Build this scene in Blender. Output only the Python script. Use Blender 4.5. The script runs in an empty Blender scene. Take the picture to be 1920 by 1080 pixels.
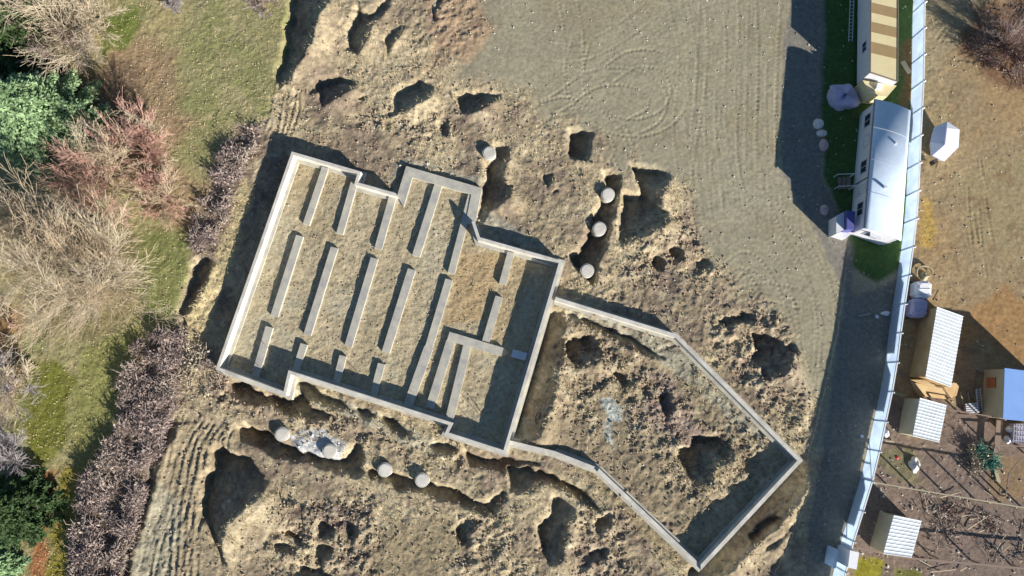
import bpy, math, random
import numpy as np
from mathutils import Vector, Matrix

random.seed(7)
rng = np.random.default_rng(7)
scn = bpy.context.scene
COL = scn.collection

# ------------------------------------------------------------------ camera
CAM_H = 60.0
TILT = math.radians(8.0)
F = 1280.0
cam_d = bpy.data.cameras.new('camera')
cam_d.sensor_width = 36.0
cam_d.lens = 24.0
cam_d.clip_end = 3000
cam = bpy.data.objects.new('camera', cam_d)
COL.objects.link(cam)
cam.location = (0, 0, CAM_H)
cam.rotation_euler = (TILT, 0, 0)
scn.camera = cam

# ------------------------------------------------------------------ light
EL = math.radians(19.0)
SX, SY = 0.69, -0.724
SH_T = math.tan(EL)
world = bpy.data.worlds.new('World')
scn.world = world
world.use_nodes = True
nt = world.node_tree
nt.nodes.clear()
sky = nt.nodes.new('ShaderNodeTexSky')
sky.sky_type = 'NISHITA'
sky.sun_disc = False
sky.sun_elevation = EL
sky.sun_rotation = math.atan2(SX, SY)
sky.altitude = 600
sky.dust_density = 0.0
sky.air_density = 1.0
sky.ozone_density = 3.0
bg = nt.nodes.new('ShaderNodeBackground')
bg.inputs['Strength'].default_value = 0.06
wo = nt.nodes.new('ShaderNodeOutputWorld')
nt.links.new(sky.outputs[0], bg.inputs[0])
nt.links.new(bg.outputs[0], wo.inputs[0])
sun_d = bpy.data.lights.new('sun', 'SUN')
sun_d.energy = 5.0
sun_d.angle = math.radians(0.5)
sun_d.color = (1.0, 0.935, 0.86)
sun = bpy.data.objects.new('sun', sun_d)
COL.objects.link(sun)
sun.rotation_euler = Vector((math.cos(EL) * SX, math.cos(EL) * SY, math.sin(EL))).to_track_quat('Z', 'Y').to_euler()
scn.view_settings.view_transform = 'Standard'
scn.view_settings.look = 'None'
scn.view_settings.gamma = 1.0
scn.view_settings.use_curve_mapping = False
scn.view_settings.exposure = 0.95

# ------------------------------------------------------------------ helpers
ct, st = math.cos(TILT), math.sin(TILT)


def P(u, v, z=0.0):
    """survey pixel (1920x1080 photo) -> world point at height z"""
    x, y, w = u - 960.0, 540.0 - v, -F
    yy = y * ct - w * st
    zz = y * st + w * ct
    k = (z - CAM_H) / zz
    return (x * k, yy * k, z)


def PP(pts, z=0.0):
    return [P(u, v, z)[:2] for u, v in pts]


def c(r, g, b, k=1.2):
    def l(q):
        q /= 255.0
        return (q / 12.92 if q < 0.04045 else ((q + 0.055) / 1.055) ** 2.4) / k
    return (l(r), l(g), l(b))


def new_mesh(name, verts, faces, smooth=False):
    me = bpy.data.meshes.new(name)
    me.from_pydata([tuple(v) for v in verts], [], [tuple(f) for f in faces])
    me.update()
    if smooth:
        me.shade_smooth()
    return me


def fast_mesh(name, V, Fa, smooth=False):
    """V (n,3) array, Fa (m,k) array of equal-sized faces"""
    me = bpy.data.meshes.new(name)
    V = np.asarray(V, np.float32)
    Fa = np.asarray(Fa, np.int32)
    m, k = Fa.shape
    me.vertices.add(len(V))
    me.vertices.foreach_set('co', V.ravel())
    me.loops.add(m * k)
    me.loops.foreach_set('vertex_index', Fa.ravel())
    me.polygons.add(m)
    me.polygons.foreach_set('loop_start', np.arange(0, m * k, k, dtype=np.int32))
    me.polygons.foreach_set('use_smooth', np.full(m, smooth, bool))
    me.update(calc_edges=True)
    return me


def empty(name, loc, label, cat, group=None):
    o = bpy.data.objects.new(name, None)
    COL.objects.link(o)
    o.location = loc
    o.empty_display_size = 0.3
    tag(o, label, cat, group)
    return o


def tag(o, label=None, cat=None, group=None, kind=None):
    if label:
        o['label'] = label
    if cat:
        o['category'] = cat
    if group:
        o['group'] = group
    if kind:
        o['kind'] = kind
    return o


WLOC = {}


def wloc(o):
    v = Vector((0, 0, 0))
    while o is not None:
        v = v + o.location
        o = o.parent
    return v


def link(name, me, mat, parent=None, origin=None):
    """mesh given in world coordinates; origin moves the pivot"""
    o = bpy.data.objects.new(name, me)
    COL.objects.link(o)
    if mat is not None and len(me.materials) == 0:
        me.materials.append(mat)
    base = Vector((0, 0, 0))
    if parent is not None:
        o.parent = parent
        base = wloc(parent)
    if origin is None:
        origin = base
    origin = Vector(origin)
    o.location = origin - base
    if origin.length > 0:
        me.transform(Matrix.Translation(-origin))
    return o


def part_copy(o, parent, wl, rz=0.0):
    n = o.copy()
    COL.objects.link(n)
    n.parent = parent
    n.location = Vector(wl) - (wloc(parent) if parent else Vector((0, 0, 0)))
    n.rotation_euler = (0, 0, rz)
    return n


def quad_prism(b, t):
    """b, t: n bottom and n top points"""
    n = len(b)
    v = [tuple(p) for p in b] + [tuple(p) for p in t]
    f = [tuple(range(n - 1, -1, -1)), tuple(range(n, 2 * n))]
    for i in range(n):
        j = (i + 1) % n
        f.append((i, j, n + j, n + i))
    return v, f


def area2(pts):
    return sum(pts[i][0] * pts[(i + 1) % len(pts)][1] - pts[(i + 1) % len(pts)][0] * pts[i][1] for i in range(len(pts)))


def prism(pts, z0, z1):
    pts = [p[:2] for p in pts]
    if area2(pts) < 0:
        pts = pts[::-1]
    return quad_prism([(x, y, z0) for x, y in pts], [(x, y, z1) for x, y in pts])


def merge(*vfs):
    V, Fc = [], []
    for v, f in vfs:
        o = len(V)
        V += list(v)
        Fc += [tuple(i + o for i in q) for q in f]
    return V, Fc


def obox(cx, cy, z0, z1, lx, ly, ang=0.0):
    ca, sa = math.cos(ang), math.sin(ang)
    pts = [(cx + ca * a - sa * b, cy + sa * a + ca * b) for a, b in
           ((-lx / 2, -ly / 2), (lx / 2, -ly / 2), (lx / 2, ly / 2), (-lx / 2, ly / 2))]
    return prism(pts, z0, z1)


def bar(p, q, w, h=None, up=(0, 0, 1)):
    """rectangular bar between two 3-D points"""
    h = h or w
    p, q = Vector(p), Vector(q)
    d = (q - p).normalized()
    s = d.cross(Vector(up))
    if s.length < 1e-3:
        s = d.cross(Vector((0, 1, 0)))
    s.normalize()
    u = s.cross(d).normalized()
    b = [p + s * a * w / 2 + u * e * h / 2 for a, e in ((-1, -1), (1, -1), (1, 1), (-1, 1))]
    t = [x + (q - p) for x in b]
    return quad_prism(b, t)


def cyl(cx, cy, z0, z1, r, n=28, bev=0.0, r1=None):
    r1 = r if r1 is None else r1
    rings = [(r, z0), (r1, z1 - bev)]
    if bev:
        rings.append((r1 - bev, z1))
    V, Fc = [], []
    for rr, z in rings:
        V += [(cx + rr * math.cos(2 * math.pi * i / n), cy + rr * math.sin(2 * math.pi * i / n), z) for i in range(n)]
    for k in range(len(rings) - 1):
        for i in range(n):
            j = (i + 1) % n
            Fc.append((k * n + i, k * n + j, (k + 1) * n + j, (k + 1) * n + i))
    Fc.append(tuple(range((len(rings) - 1) * n, len(rings) * n)))
    return V, Fc


def ob(name, vf, mat, parent=None, origin=None, smooth=False):
    return link(name, new_mesh(name, vf[0], vf[1], smooth), mat, parent, origin)


# ------------------------------------------------------------------ materials
def mat(name, col, rough=0.85, var=0.15, scale=3.0, bump=0.0, bscale=20.0, spec=0.3, transl=0.0, metal=0.0,
        col2=None, detail=6.0, stretch=None, attr=None):
    m = bpy.data.materials.new(name)
    m.use_nodes = True
    t = m.node_tree
    b = t.nodes['Principled BSDF']
    b.inputs['Roughness'].default_value = rough
    b.inputs['Metallic'].default_value = metal
    b.inputs['Specular IOR Level'].default_value = spec
    tc = t.nodes.new('ShaderNodeNewGeometry')
    src = tc.outputs['Position']
    if stretch:
        mp = t.nodes.new('ShaderNodeMapping')
        mp.inputs['Scale'].default_value = stretch
        t.links.new(src, mp.inputs[0])
        src = mp.outputs[0]
    nz = t.nodes.new('ShaderNodeTexNoise')
    nz.inputs['Scale'].default_value = scale
    nz.inputs['Detail'].default_value = detail
    nz.inputs['Roughness'].default_value = 0.65
    t.links.new(src, nz.inputs['Vector'])
    mx = t.nodes.new('ShaderNodeMix')
    mx.data_type = 'RGBA'
    mr = t.nodes.new('ShaderNodeMapRange')
    mr.inputs[1].default_value = 0.32
    mr.inputs[2].default_value = 0.68
    t.links.new(nz.outputs[0], mr.inputs[0])
    t.links.new(mr.outputs[0], mx.inputs[0])
    if attr:
        at = t.nodes.new('ShaderNodeAttribute')
        at.attribute_name = attr
        mx.blend_type = 'MULTIPLY'
        mx.inputs[0].default_value = 1.0
        t.links.remove(mx.inputs[0].links[0])
        lo = t.nodes.new('ShaderNodeMapRange')
        lo.inputs[1].default_value = 0.3
        lo.inputs[2].default_value = 0.7
        lo.inputs[3].default_value = 1 - var
        lo.inputs[4].default_value = 1 + var
        t.links.new(nz.outputs[0], lo.inputs[0])
        cc = t.nodes.new('ShaderNodeCombineColor')
        for i in range(3):
            t.links.new(lo.outputs[0], cc.inputs[i])
        t.links.new(at.outputs['Color'], mx.inputs[6])
        t.links.new(cc.outputs[0], mx.inputs[7])
    else:
        a = [q * (1 - var) for q in col]
        bb = [min(q * (1 + var), 0.9) for q in (col2 or col)]
        mx.inputs[6].default_value = (*a, 1)
        mx.inputs[7].default_value = (*bb, 1)
    t.links.new(mx.outputs[2], b.inputs['Base Color'])
    if bump:
        n2 = t.nodes.new('ShaderNodeTexNoise')
        n2.inputs['Scale'].default_value = bscale
        n2.inputs['Detail'].default_value = 7
        n2.inputs['Roughness'].default_value = 0.62
        t.links.new(src, n2.inputs['Vector'])
        bp = t.nodes.new('ShaderNodeBump')
        bp.inputs['Strength'].default_value = 1.0
        bp.inputs['Distance'].default_value = bump
        t.links.new(n2.outputs[0], bp.inputs['Height'])
        if attr:
            t.links.new(at.outputs['Alpha'], bp.inputs['Strength'])
        t.links.new(bp.outputs[0], b.inputs['Normal'])
    if transl:
        tr = t.nodes.new('ShaderNodeBsdfTranslucent')
        t.links.new(mx.outputs[2], tr.inputs[0])
        ms = t.nodes.new('ShaderNodeMixShader')
        ms.inputs[0].default_value = transl
        t.links.new(b.outputs[0], ms.inputs[1])
        t.links.new(tr.outputs[0], ms.inputs[2])
        t.links.new(ms.outputs[0], t.nodes['Material Output'].inputs[0])
    return m


M = {}
M['ground'] = mat('soil_and_turf', (0.3, 0.3, 0.3), 0.95, 0.28, 3.0, bump=0.10, bscale=3.2, spec=0.1, attr='Col', detail=9)
M['concrete'] = mat('concrete', c(216, 211, 198), 0.85, 0.24, 0.8, bump=0.015, bscale=30)
M['concrete_grey'] = mat('footing_concrete', c(188, 185, 180), 0.9, 0.18, 1.2, bump=0.01, bscale=18, col2=c(194, 190, 170))
M['pier'] = mat('pier_concrete', c(196, 194, 182), 0.85, 0.07, 3.0, bump=0.004, bscale=30)
M['vinyl'] = mat('white_vinyl', (0.66, 0.75, 0.88), 0.45, 0.1, .8, transl=0.75)
M['vinyl_solid'] = mat('white_post_vinyl', (0.8, 0.8, 0.8), 0.45, 0.03, 2)
M['siding'] = mat('white_siding', (0.66, 0.66, 0.68), 0.6, 0.05, 2)
M['white_roof'] = mat('white_roof_sheet', (0.58, 0.69, 0.80), 0.75, 0.1, 0.8)
M['white_metal'] = mat('white_ribbed_metal', (0.72, 0.76, 0.76), 0.45, 0.13, 1.0, spec=0.5)
M['seam'] = mat('grey_seam_metal', (0.4, 0.47, 0.5), 0.5, 0.05, 2)
M['glass'] = mat('dark_window_glass', (0.03, 0.04, 0.07), 0.12, 0.2, 4, spec=0.6)
M['trim'] = mat('pale_trim', (0.55, 0.56, 0.6), 0.6, 0.04, 2)
M['dark_trim'] = mat('dark_seam', (0.06, 0.07, 0.1), 0.7, 0.1, 2)
M['blue_door'] = mat('blue_panel', c(88, 92, 150, 1.0), 0.6, 0.08, 3)
M['plywood'] = mat('weathered_plywood', c(200, 158, 104), 0.75, 0.16, 1.2, col2=c(184, 162, 120))
M['ply_pale'] = mat('pale_board', c(186, 176, 146), 0.8, 0.08, 1.5)
M['wood'] = mat('grey_timber', c(164, 146, 134), 0.85, 0.2, 5, col2=c(140, 120, 104))
M['wood_dark'] = mat('dark_timber', c(92, 80, 72), 0.9, 0.2, 5)
M['cream'] = mat('cream_roof_sheet', c(236, 220, 170), 0.6, 0.05, 1.2)
M['tan'] = mat('roof_shade_band', c(172, 146, 104), 0.7, 0.07, 1.5)
M['blue_roof'] = mat('pale_blue_roof', c(140, 180, 238, 1.15), 0.5, 0.05, 0.8)
M['tarp_grey'] = mat('grey_purple_tarp', c(196, 190, 216), 0.6, 0.1, 1.5, bump=0.03, bscale=4)
M['tarp_white'] = mat('white_boat_cover', (0.72, 0.74, 0.8), 0.5, 0.05, 1.5)
M['tarp_green'] = mat('green_net', c(84, 140, 120), 0.7, 0.3, 3, bump=0.05, bscale=6)
M['boulder'] = mat('pale_boulder', c(232, 228, 218), 0.9, 0.18, 4, bump=0.03, bscale=9)
M['boulder_red'] = mat('pink_boulder', c(212, 186, 182), 0.9, 0.18, 4, bump=0.03, bscale=9)
M['stone'] = mat('field_stone', c(205, 200, 185), 0.9, 0.2, 3)
M['red'] = mat('red_plastic', (0.5, 0.05, 0.05), 0.5, 0.1, 3)
M['rust'] = mat('rusty_sheet', c(176, 112, 72), 0.8, 0.2, 3)
M['twig_tan'] = mat('tan_twigs', c(206, 190, 170), 0.9, 0.2, 2, spec=0.1, col2=c(196, 184, 154))
M['twig_yel'] = mat('yellowish_twigs', c(196, 184, 152), 0.9, 0.2, 1, spec=0.1, col2=c(206, 182, 156))
M['twig_red'] = mat('red_twigs', c(200, 152, 140), 0.9, 0.2, 1, spec=0.1, col2=c(206, 172, 152))
M['twig_grey'] = mat('grey_twigs', c(170, 162, 162), 0.9, 0.15, 2, spec=0.1)
M['twig_mauve'] = mat('mauve_bramble', c(158, 140, 132), 0.9, 0.3, 1.2, spec=0.1, col2=c(172, 156, 146))
M['twig_dust'] = mat('dusty_canes', c(180, 164, 150), 0.9, 0.25, 1.2, spec=0.1)
M['twig_brown'] = mat('brown_twigs', c(122, 98, 92), 0.9, 0.25, 1.2, spec=0.1)
M['bark'] = mat('grey_bark', c(140, 124, 106), 0.95, 0.2, 6)
M['spruce'] = mat('blue_green_needles', c(122, 152, 106), 0.85, 0.3, 0.8, spec=0.1, col2=c(156, 182, 134))
M['conifer'] = mat('dark_green_needles', c(70, 92, 54, 1.2), 0.7, 0.3, 0.8, spec=0.2)
M['straw'] = mat('dry_straw', c(220, 200, 154), 0.9, 0.2, 0.9, spec=0.15, col2=c(206, 192, 152))
M['grass'] = mat('winter_turf_blades', c(146, 142, 92), 0.85, 0.25, 0.7, spec=0.15, col2=c(178, 170, 122))
M['grass_g'] = mat('green_turf_blades', c(70, 112, 50), 0.85, 0.25, 1.2, spec=0.15)
M['leaf'] = mat('fallen_leaves', c(190, 156, 118), 0.85, 0.3, 5, spec=0.15, col2=c(214, 200, 160))
M['orange'] = mat('orange_grass', c(205, 160, 60), 0.9, 0.2, 2, spec=0.1)

# ------------------------------------------------------------------ noise
def vnoise(x, y, seed):
    xi = np.floor(x).astype(np.int64)
    yi = np.floor(y).astype(np.int64)
    fx, fy = x - xi, y - yi
    fx = fx * fx * (3 - 2 * fx)
    fy = fy * fy * (3 - 2 * fy)

    def h(a, b):
        n = (a * 374761393 + b * 668265263 + seed * 1442695041) & 0x7fffffff
        n = ((n ^ (n >> 13)) * 1274126177) & 0x7fffffff
        n = (n ^ (n >> 16)) & 0xffff
        return n / 65535.0
    a, b = h(xi, yi), h(xi + 1, yi)
    d, e = h(xi, yi + 1), h(xi + 1, yi + 1)
    return (a * (1 - fx) + b * fx) * (1 - fy) + (d * (1 - fx) + e * fx) * fy


def fbm(x, y, scale, octv=4, seed=1, gain=0.5):
    """-1..1"""
    s = 0.0
    a = 1.0
    tot = 0.0
    f = 1.0 / scale
    for i in range(octv):
        s = s + a * (vnoise(x * f + 17.3 * i, y * f - 9.1 * i, seed + i) * 2 - 1)
        tot += a
        a *= gain
        f *= 2.03
    return s / tot


def blur(a, n=1):
    for _ in range(n):
        a = np.pad(a, 1, mode='edge')
        a = (a[:-2, 1:-1] + a[2:, 1:-1] + 2 * a[1:-1, 1:-1]) / 4
        a = np.pad(a, 1, mode='edge')
        a = (a[1:-1, :-2] + a[1:-1, 2:] + 2 * a[1:-1, 1:-1]) / 4
    return a


def inpoly(X, Y, poly):
    r = np.zeros(X.shape, bool)
    n = len(poly)
    for i in range(n):
        x0, y0 = poly[i]
        x1, y1 = poly[(i + 1) % n]
        if y0 == y1:
            continue
        cnd = (Y >= min(y0, y1)) & (Y < max(y0, y1))
        r ^= cnd & (X < (x1 - x0) * (Y - y0) / (y1 - y0) + x0)
    return r


# ------------------------------------------------------------------ terrain
CELL = 0.1
x0d, x1d, y0d, y1d = -51.0, 51.0, -19.5, 38.5
gx = np.arange(x0d, x1d + 1e-6, CELL)
gy = np.arange(y0d, y1d + 1e-6, CELL)
X, Y = np.meshgrid(gx, gy)
Z = np.zeros_like(X)
WXn = fbm(X, Y, 1.6, 4, 11)
WYn = fbm(X, Y, 1.6, 4, 23)
WX2 = fbm(X, Y, .5, 2, 29)
WY2 = fbm(X, Y, .5, 2, 30)


def sub(poly, marg):
    xs = [p[0] for p in poly]
    ys = [p[1] for p in poly]
    i0 = max(0, int((min(xs) - marg - x0d) / CELL))
    i1 = min(X.shape[1], int((max(xs) + marg - x0d) / CELL) + 2)
    j0 = max(0, int((min(ys) - marg - y0d) / CELL))
    j1 = min(X.shape[0], int((max(ys) + marg - y0d) / CELL) + 2)
    return slice(j0, j1), slice(i0, i1)


def zone(pts, warp=0.5, soft=3):
    """soft ragged-edged mask of a ground polygon"""
    poly = PP(pts)
    s = sub(poly, 3)
    m = np.zeros_like(X)
    m[s] = inpoly(X[s] + warp * WXn[s], Y[s] + warp * WYn[s], poly)
    m[s] = blur(m[s], soft)
    return m


def shift(a, k, sgn):
    """value of a at the point k cells towards (sgn=1) or away from the sun"""
    dx = int(round(sgn * k * SX))
    dy = int(round(sgn * k * SY))
    out = np.zeros_like(a)
    h, w = a.shape
    if abs(dx) >= w or abs(dy) >= h:
        return out
    ys = slice(max(0, -dy), min(h, h - dy))
    xs = slice(max(0, -dx), min(w, w - dx))
    yt = slice(max(0, dy), min(h, h + dy))
    xt = slice(max(0, dx), min(w, w + dx))
    out[ys, xs] = a[yt, xt]
    return out


RELIEF = np.zeros_like(X)


def hollow(pts, m=0.5, warp=0.35, steep=1.38, soft=1):
    """hollow with a sunward heap, shaped so its shade fills the polygon (m: share of heap)"""
    poly = PP(pts)
    s = sub(poly, 7)
    xs, ys = X[s], Y[s]
    k = inpoly(xs + warp * WXn[s] + .22 * WX2[s], ys + warp * WYn[s] + .22 * WY2[s], poly)
    if not k.any():
        return
    a = k.copy()
    S = np.zeros(k.shape)
    i = 1
    while a.any() and i < 90:
        S += a
        a &= shift(k, i, 1)
        i += 1
    a = k.copy()
    B = np.zeros(k.shape)
    i = 1
    while a.any() and i < 90:
        B += a
        a &= shift(k, i, -1)
        i += 1
    E = (S + B) * CELL
    E[~k] = 0
    E = np.minimum(E, 7.0)
    S *= CELL
    h = np.zeros(k.shape)
    drop = np.minimum(.45, .3 * E)
    h[k] = (m * SH_T * E - drop * np.clip(S / .3, 0, 1) - steep * SH_T * np.minimum(S, 5.5))[k]
    # the bank opposite the sun slopes up over a short run
    lip = np.zeros(k.shape)
    seen = k.copy()
    for i in range(1, 7):
        hit = shift(k, i, 1) & ~seen
        if hit.any():
            hv = shift(h, i, 1)
            lip[hit] = np.minimum(hv[hit], 0) * (1 - i / 7.0) ** 1.5 * .6
            seen |= hit
    if m > 0:
        t = np.full(k.shape, 99.0)
        Eh = np.zeros(k.shape)
        done = k.copy()
        for i in range(1, 46):
            hit = shift(k, i, -1) & ~done
            if hit.any():
                e = shift(E, i, -1)
                t[hit] = i * CELL
                Eh[hit] = e[hit]
                done |= hit
        w = 0.45 * Eh + 0.35
        out = np.where(t < 90, m * SH_T * Eh * np.exp(-(t / np.maximum(w, .01)) ** 2), 0)
        outb = blur(out, 4)
        h = np.where(k, h, outb)
    h = np.where(~k & (lip < 0), h + lip, h)
    h = blur(h, soft)
    r = RELIEF[s]
    RELIEF[s] = np.where(np.abs(h) > np.abs(r), h, r)


SHADE_HOLLOWS = [  # outlines of dark patches; the relief is shaped to throw shade there
    # (points, heap share)
    ([(377, 940), (383, 897), (400, 880), (397, 847), (413, 840), (437, 860), (473, 860), (503, 907), (490, 927), (457, 950), (430, 973), (427, 987), (417, 1030), (425, 1053), (412, 1057), (397, 1010), (377, 967)], .45),
    ([(443, 805), (462, 796), (507, 817), (516, 832), (540, 838), (567, 850), (597, 858), (622, 863), (649, 863), (664, 829), (682, 826), (677, 890), (661, 893), (616, 881), (561, 863), (501, 848), (452, 829)], .1),
    ([(688, 884), (712, 893), (736, 890), (773, 902), (809, 908), (848, 917), (893, 938), (921, 941), (948, 917), (953, 929), (927, 970), (863, 948), (773, 922), (712, 904), (686, 899)], .1),
    ([(890, 973), (905, 980), (878, 1005), (875, 1023), (860, 1029), (851, 1002), (863, 986)], .5),
    ([(1039, 941), (1053, 936), (1078, 950), (1065, 979), (1053, 1018), (1050, 1044), (1033, 1062), (1018, 1041), (1012, 1015), (1010, 988), (1030, 973)], .4),
    ([(950, 872), (1000, 878), (1040, 892), (1100, 925), (1122, 950), (1128, 964), (1105, 952), (1075, 928), (1035, 912), (1010, 907), (975, 928), (958, 916)], .3),
    ([(1498, 866), (1514, 890), (1484, 940), (1452, 980), (1405, 1024), (1360, 1075), (1310, 1110), (1290, 1085), (1306, 1068), (1400, 972), (1480, 886)], .75),
    ([(1486, 964), (1494, 972), (1450, 1020), (1415, 1050), (1412, 1005), (1444, 975)], .5),
    ([(1490, 978), (1495, 984), (1440, 1040), (1380, 1085), (1372, 1078), (1430, 1030)], .5),
    ([(1302, 819), (1323, 822), (1356, 825), (1376, 846), (1361, 861), (1332, 873), (1332, 899), (1314, 911), (1296, 896), (1278, 858), (1278, 846), (1299, 840)], .35),
    ([(1063, 643), (1087, 633), (1113, 633), (1128, 653), (1117, 673), (1090, 690), (1070, 687), (1060, 660)], .4),
    ([(1040, 580), (1060, 592), (1056, 640), (1043, 700), (1027, 760), (1008, 815), (975, 822), (962, 815), (972, 770), (1000, 680), (1026, 590)], .6),
    ([(1050, 585), (1110, 603), (1170, 622), (1210, 647), (1245, 670), (1225, 670), (1180, 652), (1140, 630), (1090, 608)], .5),
    ([(1413, 623), (1433, 627), (1473, 637), (1477, 657), (1467, 680), (1460, 700), (1427, 713), (1427, 690), (1407, 677), (1423, 657)], .5),
    ([(1350, 597), (1373, 593), (1393, 587), (1417, 588), (1413, 600), (1383, 607), (1363, 618), (1347, 610)], .5),
    ([(1190, 313), (1257, 320), (1257, 333), (1243, 350), (1233, 367), (1247, 400), (1248, 417), (1207, 447), (1160, 463), (1163, 427), (1170, 393), (1173, 367), (1200, 367), (1200, 340)], .35),
    ([(1140, 327), (1167, 323), (1163, 350), (1147, 417), (1127, 483), (1117, 537), (1103, 527), (1075, 497), (1075, 483), (1090, 477), (1090, 463), (1106, 440), (1117, 400), (1130, 380), (1137, 353)], .12),
    ([(1067, 242), (1113, 248), (1107, 270), (1100, 297), (1068, 298)], .25),
    ([(931, 273), (960, 269), (956, 289), (949, 307), (942, 333), (955, 355), (942, 384), (920, 393), (909, 415), (897, 418), (904, 351), (913, 333), (915, 309), (931, 293)], .35),
    ([(573, 177), (607, 153), (630, 145), (680, 153), (653, 173), (627, 190), (603, 203), (600, 173), (585, 178)], .8),
    ([(747, 170), (790, 150), (820, 163), (800, 187), (763, 207), (737, 217), (738, 187)], .8),
    ([(855, 180), (880, 177), (943, 177), (940, 187), (887, 210), (867, 217), (860, 200)], .8),
    ([(827, 240), (843, 233), (840, 257), (826, 258)], .5),
    ([(672, -10), (675, 25), (690, 32), (700, 25), (722, -10), (737, -10), (715, 35), (700, 45), (690, 60), (680, 85), (665, 100), (652, 95), (650, 65), (658, 40), (670, 28)], .5),
    ([(720, 77), (733, 57), (763, 45), (750, 67), (727, 100)], .6),
    ([(826, -10), (836, -10), (815, 40), (806, 42), (813, 25)], .6),
    ([(552, -15), (622, -15), (600, 35), (588, 78), (566, 110), (548, 148), (525, 162), (514, 150), (530, 118), (526, 98), (540, 75), (536, 55), (549, 30), (546, 12)], .7),
    ([(385, 480), (400, 490), (380, 550), (345, 600), (333, 590), (350, 550), (360, 500)], .4),
    ([(600, 983), (628, 985), (626, 1005), (612, 1012), (598, 1002)], .4),
    ([(652, 983), (676, 990), (664, 1026), (654, 1010)], .5),
    ([(600, 1023), (622, 1026), (625, 1038), (604, 1066), (596, 1050)], .5),
    ([(561, 1065), (591, 1063), (622, 1085), (555, 1090)], .5),
    ([(531, 998), (561, 1001), (582, 1022), (574, 1026), (552, 1012), (530, 1006)], .5),
    ([(431, 724), (453, 715), (473, 727), (495, 742), (518, 747), (540, 749), (558, 740), (558, 718), (580, 722), (602, 735), (624, 744), (655, 767), (651, 772), (613, 757), (585, 748), (580, 764), (622, 773), (631, 784), (602, 793), (573, 784), (518, 773), (495, 760), (462, 755), (435, 738)], .15),
    ([(667, 764), (691, 767), (711, 778), (696, 789), (673, 778)], .3),
    ([(713, 782), (747, 787), (771, 813), (762, 820), (720, 798)], .3),
    ([(804, 836), (831, 829), (858, 840), (862, 849), (827, 851)], .3),
    ([(876, 844), (920, 862), (953, 853), (1020, 873), (964, 884), (880, 871)], .2),
    ([(1258, 466), (1270, 463), (1281, 472), (1280, 486), (1268, 491), (1257, 483)], .2),
    ([(1226, 490), (1238, 484), (1249, 490), (1247, 501), (1236, 507), (1226, 501)], .2),
    ([(1308, 492), (1322, 486), (1338, 495), (1334, 508), (1314, 510)], .4),
    ([(1480, 635), (1496, 650), (1488, 668), (1474, 655)], .5),
    ([(520, 1022), (560, 1030), (556, 1042), (518, 1036)], .5),
    ([(432, 1000), (458, 988), (452, 1004), (436, 1018)], .5),
    ([(884, 1030), (915, 1015), (905, 1032), (888, 1046)], .5),
    ([(1110, 985), (1140, 968), (1150, 985), (1120, 1010)], .4),
    ([(1112, 1040), (1145, 1025), (1140, 1045), (1115, 1062)], .5),
    ([(1240, 745), (1262, 738), (1262, 775), (1248, 790)], .5),
    ([(1198, 730), (1216, 722), (1220, 742), (1204, 752)], .5),
    ([(1150, 700), (1176, 706), (1180, 728), (1160, 722)], .5),
    ([(340, 600), (352, 606), (346, 632), (334, 628)], .4),
    ([(318, 790), (330, 782), (326, 820), (300, 870), (285, 930), (268, 980), (250, 1030), (240, 1090), (228, 1090), (240, 1010), (262, 950), (280, 880), (300, 830)], .7),
    ([(1020, 330), (1036, 322), (1030, 350), (1018, 352)], .5),
    ([(1048, 345), (1056, 340), (1046, 362), (1036, 368)], .5),
    ([(655, 190), (690, 182), (680, 192), (662, 205)], .6),
]
for pts, m_ in SHADE_HOLLOWS:
    hollow(pts, min(.95, m_ + .3) if m_ >= .33 else m_)

FOUND = [(547, 284), (677, 322), (671, 342), (742, 362), (759, 306), (903, 348), (890, 415), (900, 445), (1055, 489),
         (948, 852), (833, 815), (841, 797), (545, 702), (536, 742), (404, 693)]
WALL_H = 1.1
found_w = [P(u, v, WALL_H)[:2] for u, v in FOUND]

# zone masks
GRADED = [(880, -120), (1800, -120), (1800, 520), (1800, 1200), (1480, 1200), (1545, 850), (1530, 850), (1510, 720), (1440, 580), (1345, 490), (1285, 350), (1180, 305), (1060, 240), (990, 200), (960, 170), (850, 150), (870, 80), (925, 40)]
LAWN = [(-200, -200), (560, -200), (543, 60), (518, 160), (500, 225), (440, 235), (405, 320), (362, 420), (345, 560), (322, 625), (265, 640), (228, 740), (218, 820), (160, 900), (140, 1000), (130, 1300), (-200, 1300)]
z_graded = zone(GRADED, 2.6, 26)
z_lawn = zone(LAWN, 0.8, 4)
xf = np.array([1740, 1735, 1733, 1728, 1722, 1711, 1693, 1680, 1664, 1637, 1602, 1585, 1560])
yf = np.array([-140, 0, 140, 240, 380, 480, 600, 700, 780, 900, 1013, 1080, 1200])
FENCE_H = 2.0
EASTY = [(int(a), int(b)) for a, b in zip(xf, yf)] + [(2300, 1200), (2300, -140)]
z_east = zone(EASTY, 0.0, 1)
z_int = np.zeros_like(X)
s_ = sub(found_w, 1)
z_int[s_] = inpoly(X[s_], Y[s_], found_w)
z_intb = blur(z_int, 2)
z_rough = np.clip(1 - z_graded - z_lawn - z_east, 0, 1) * (1 - z_intb)

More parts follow.
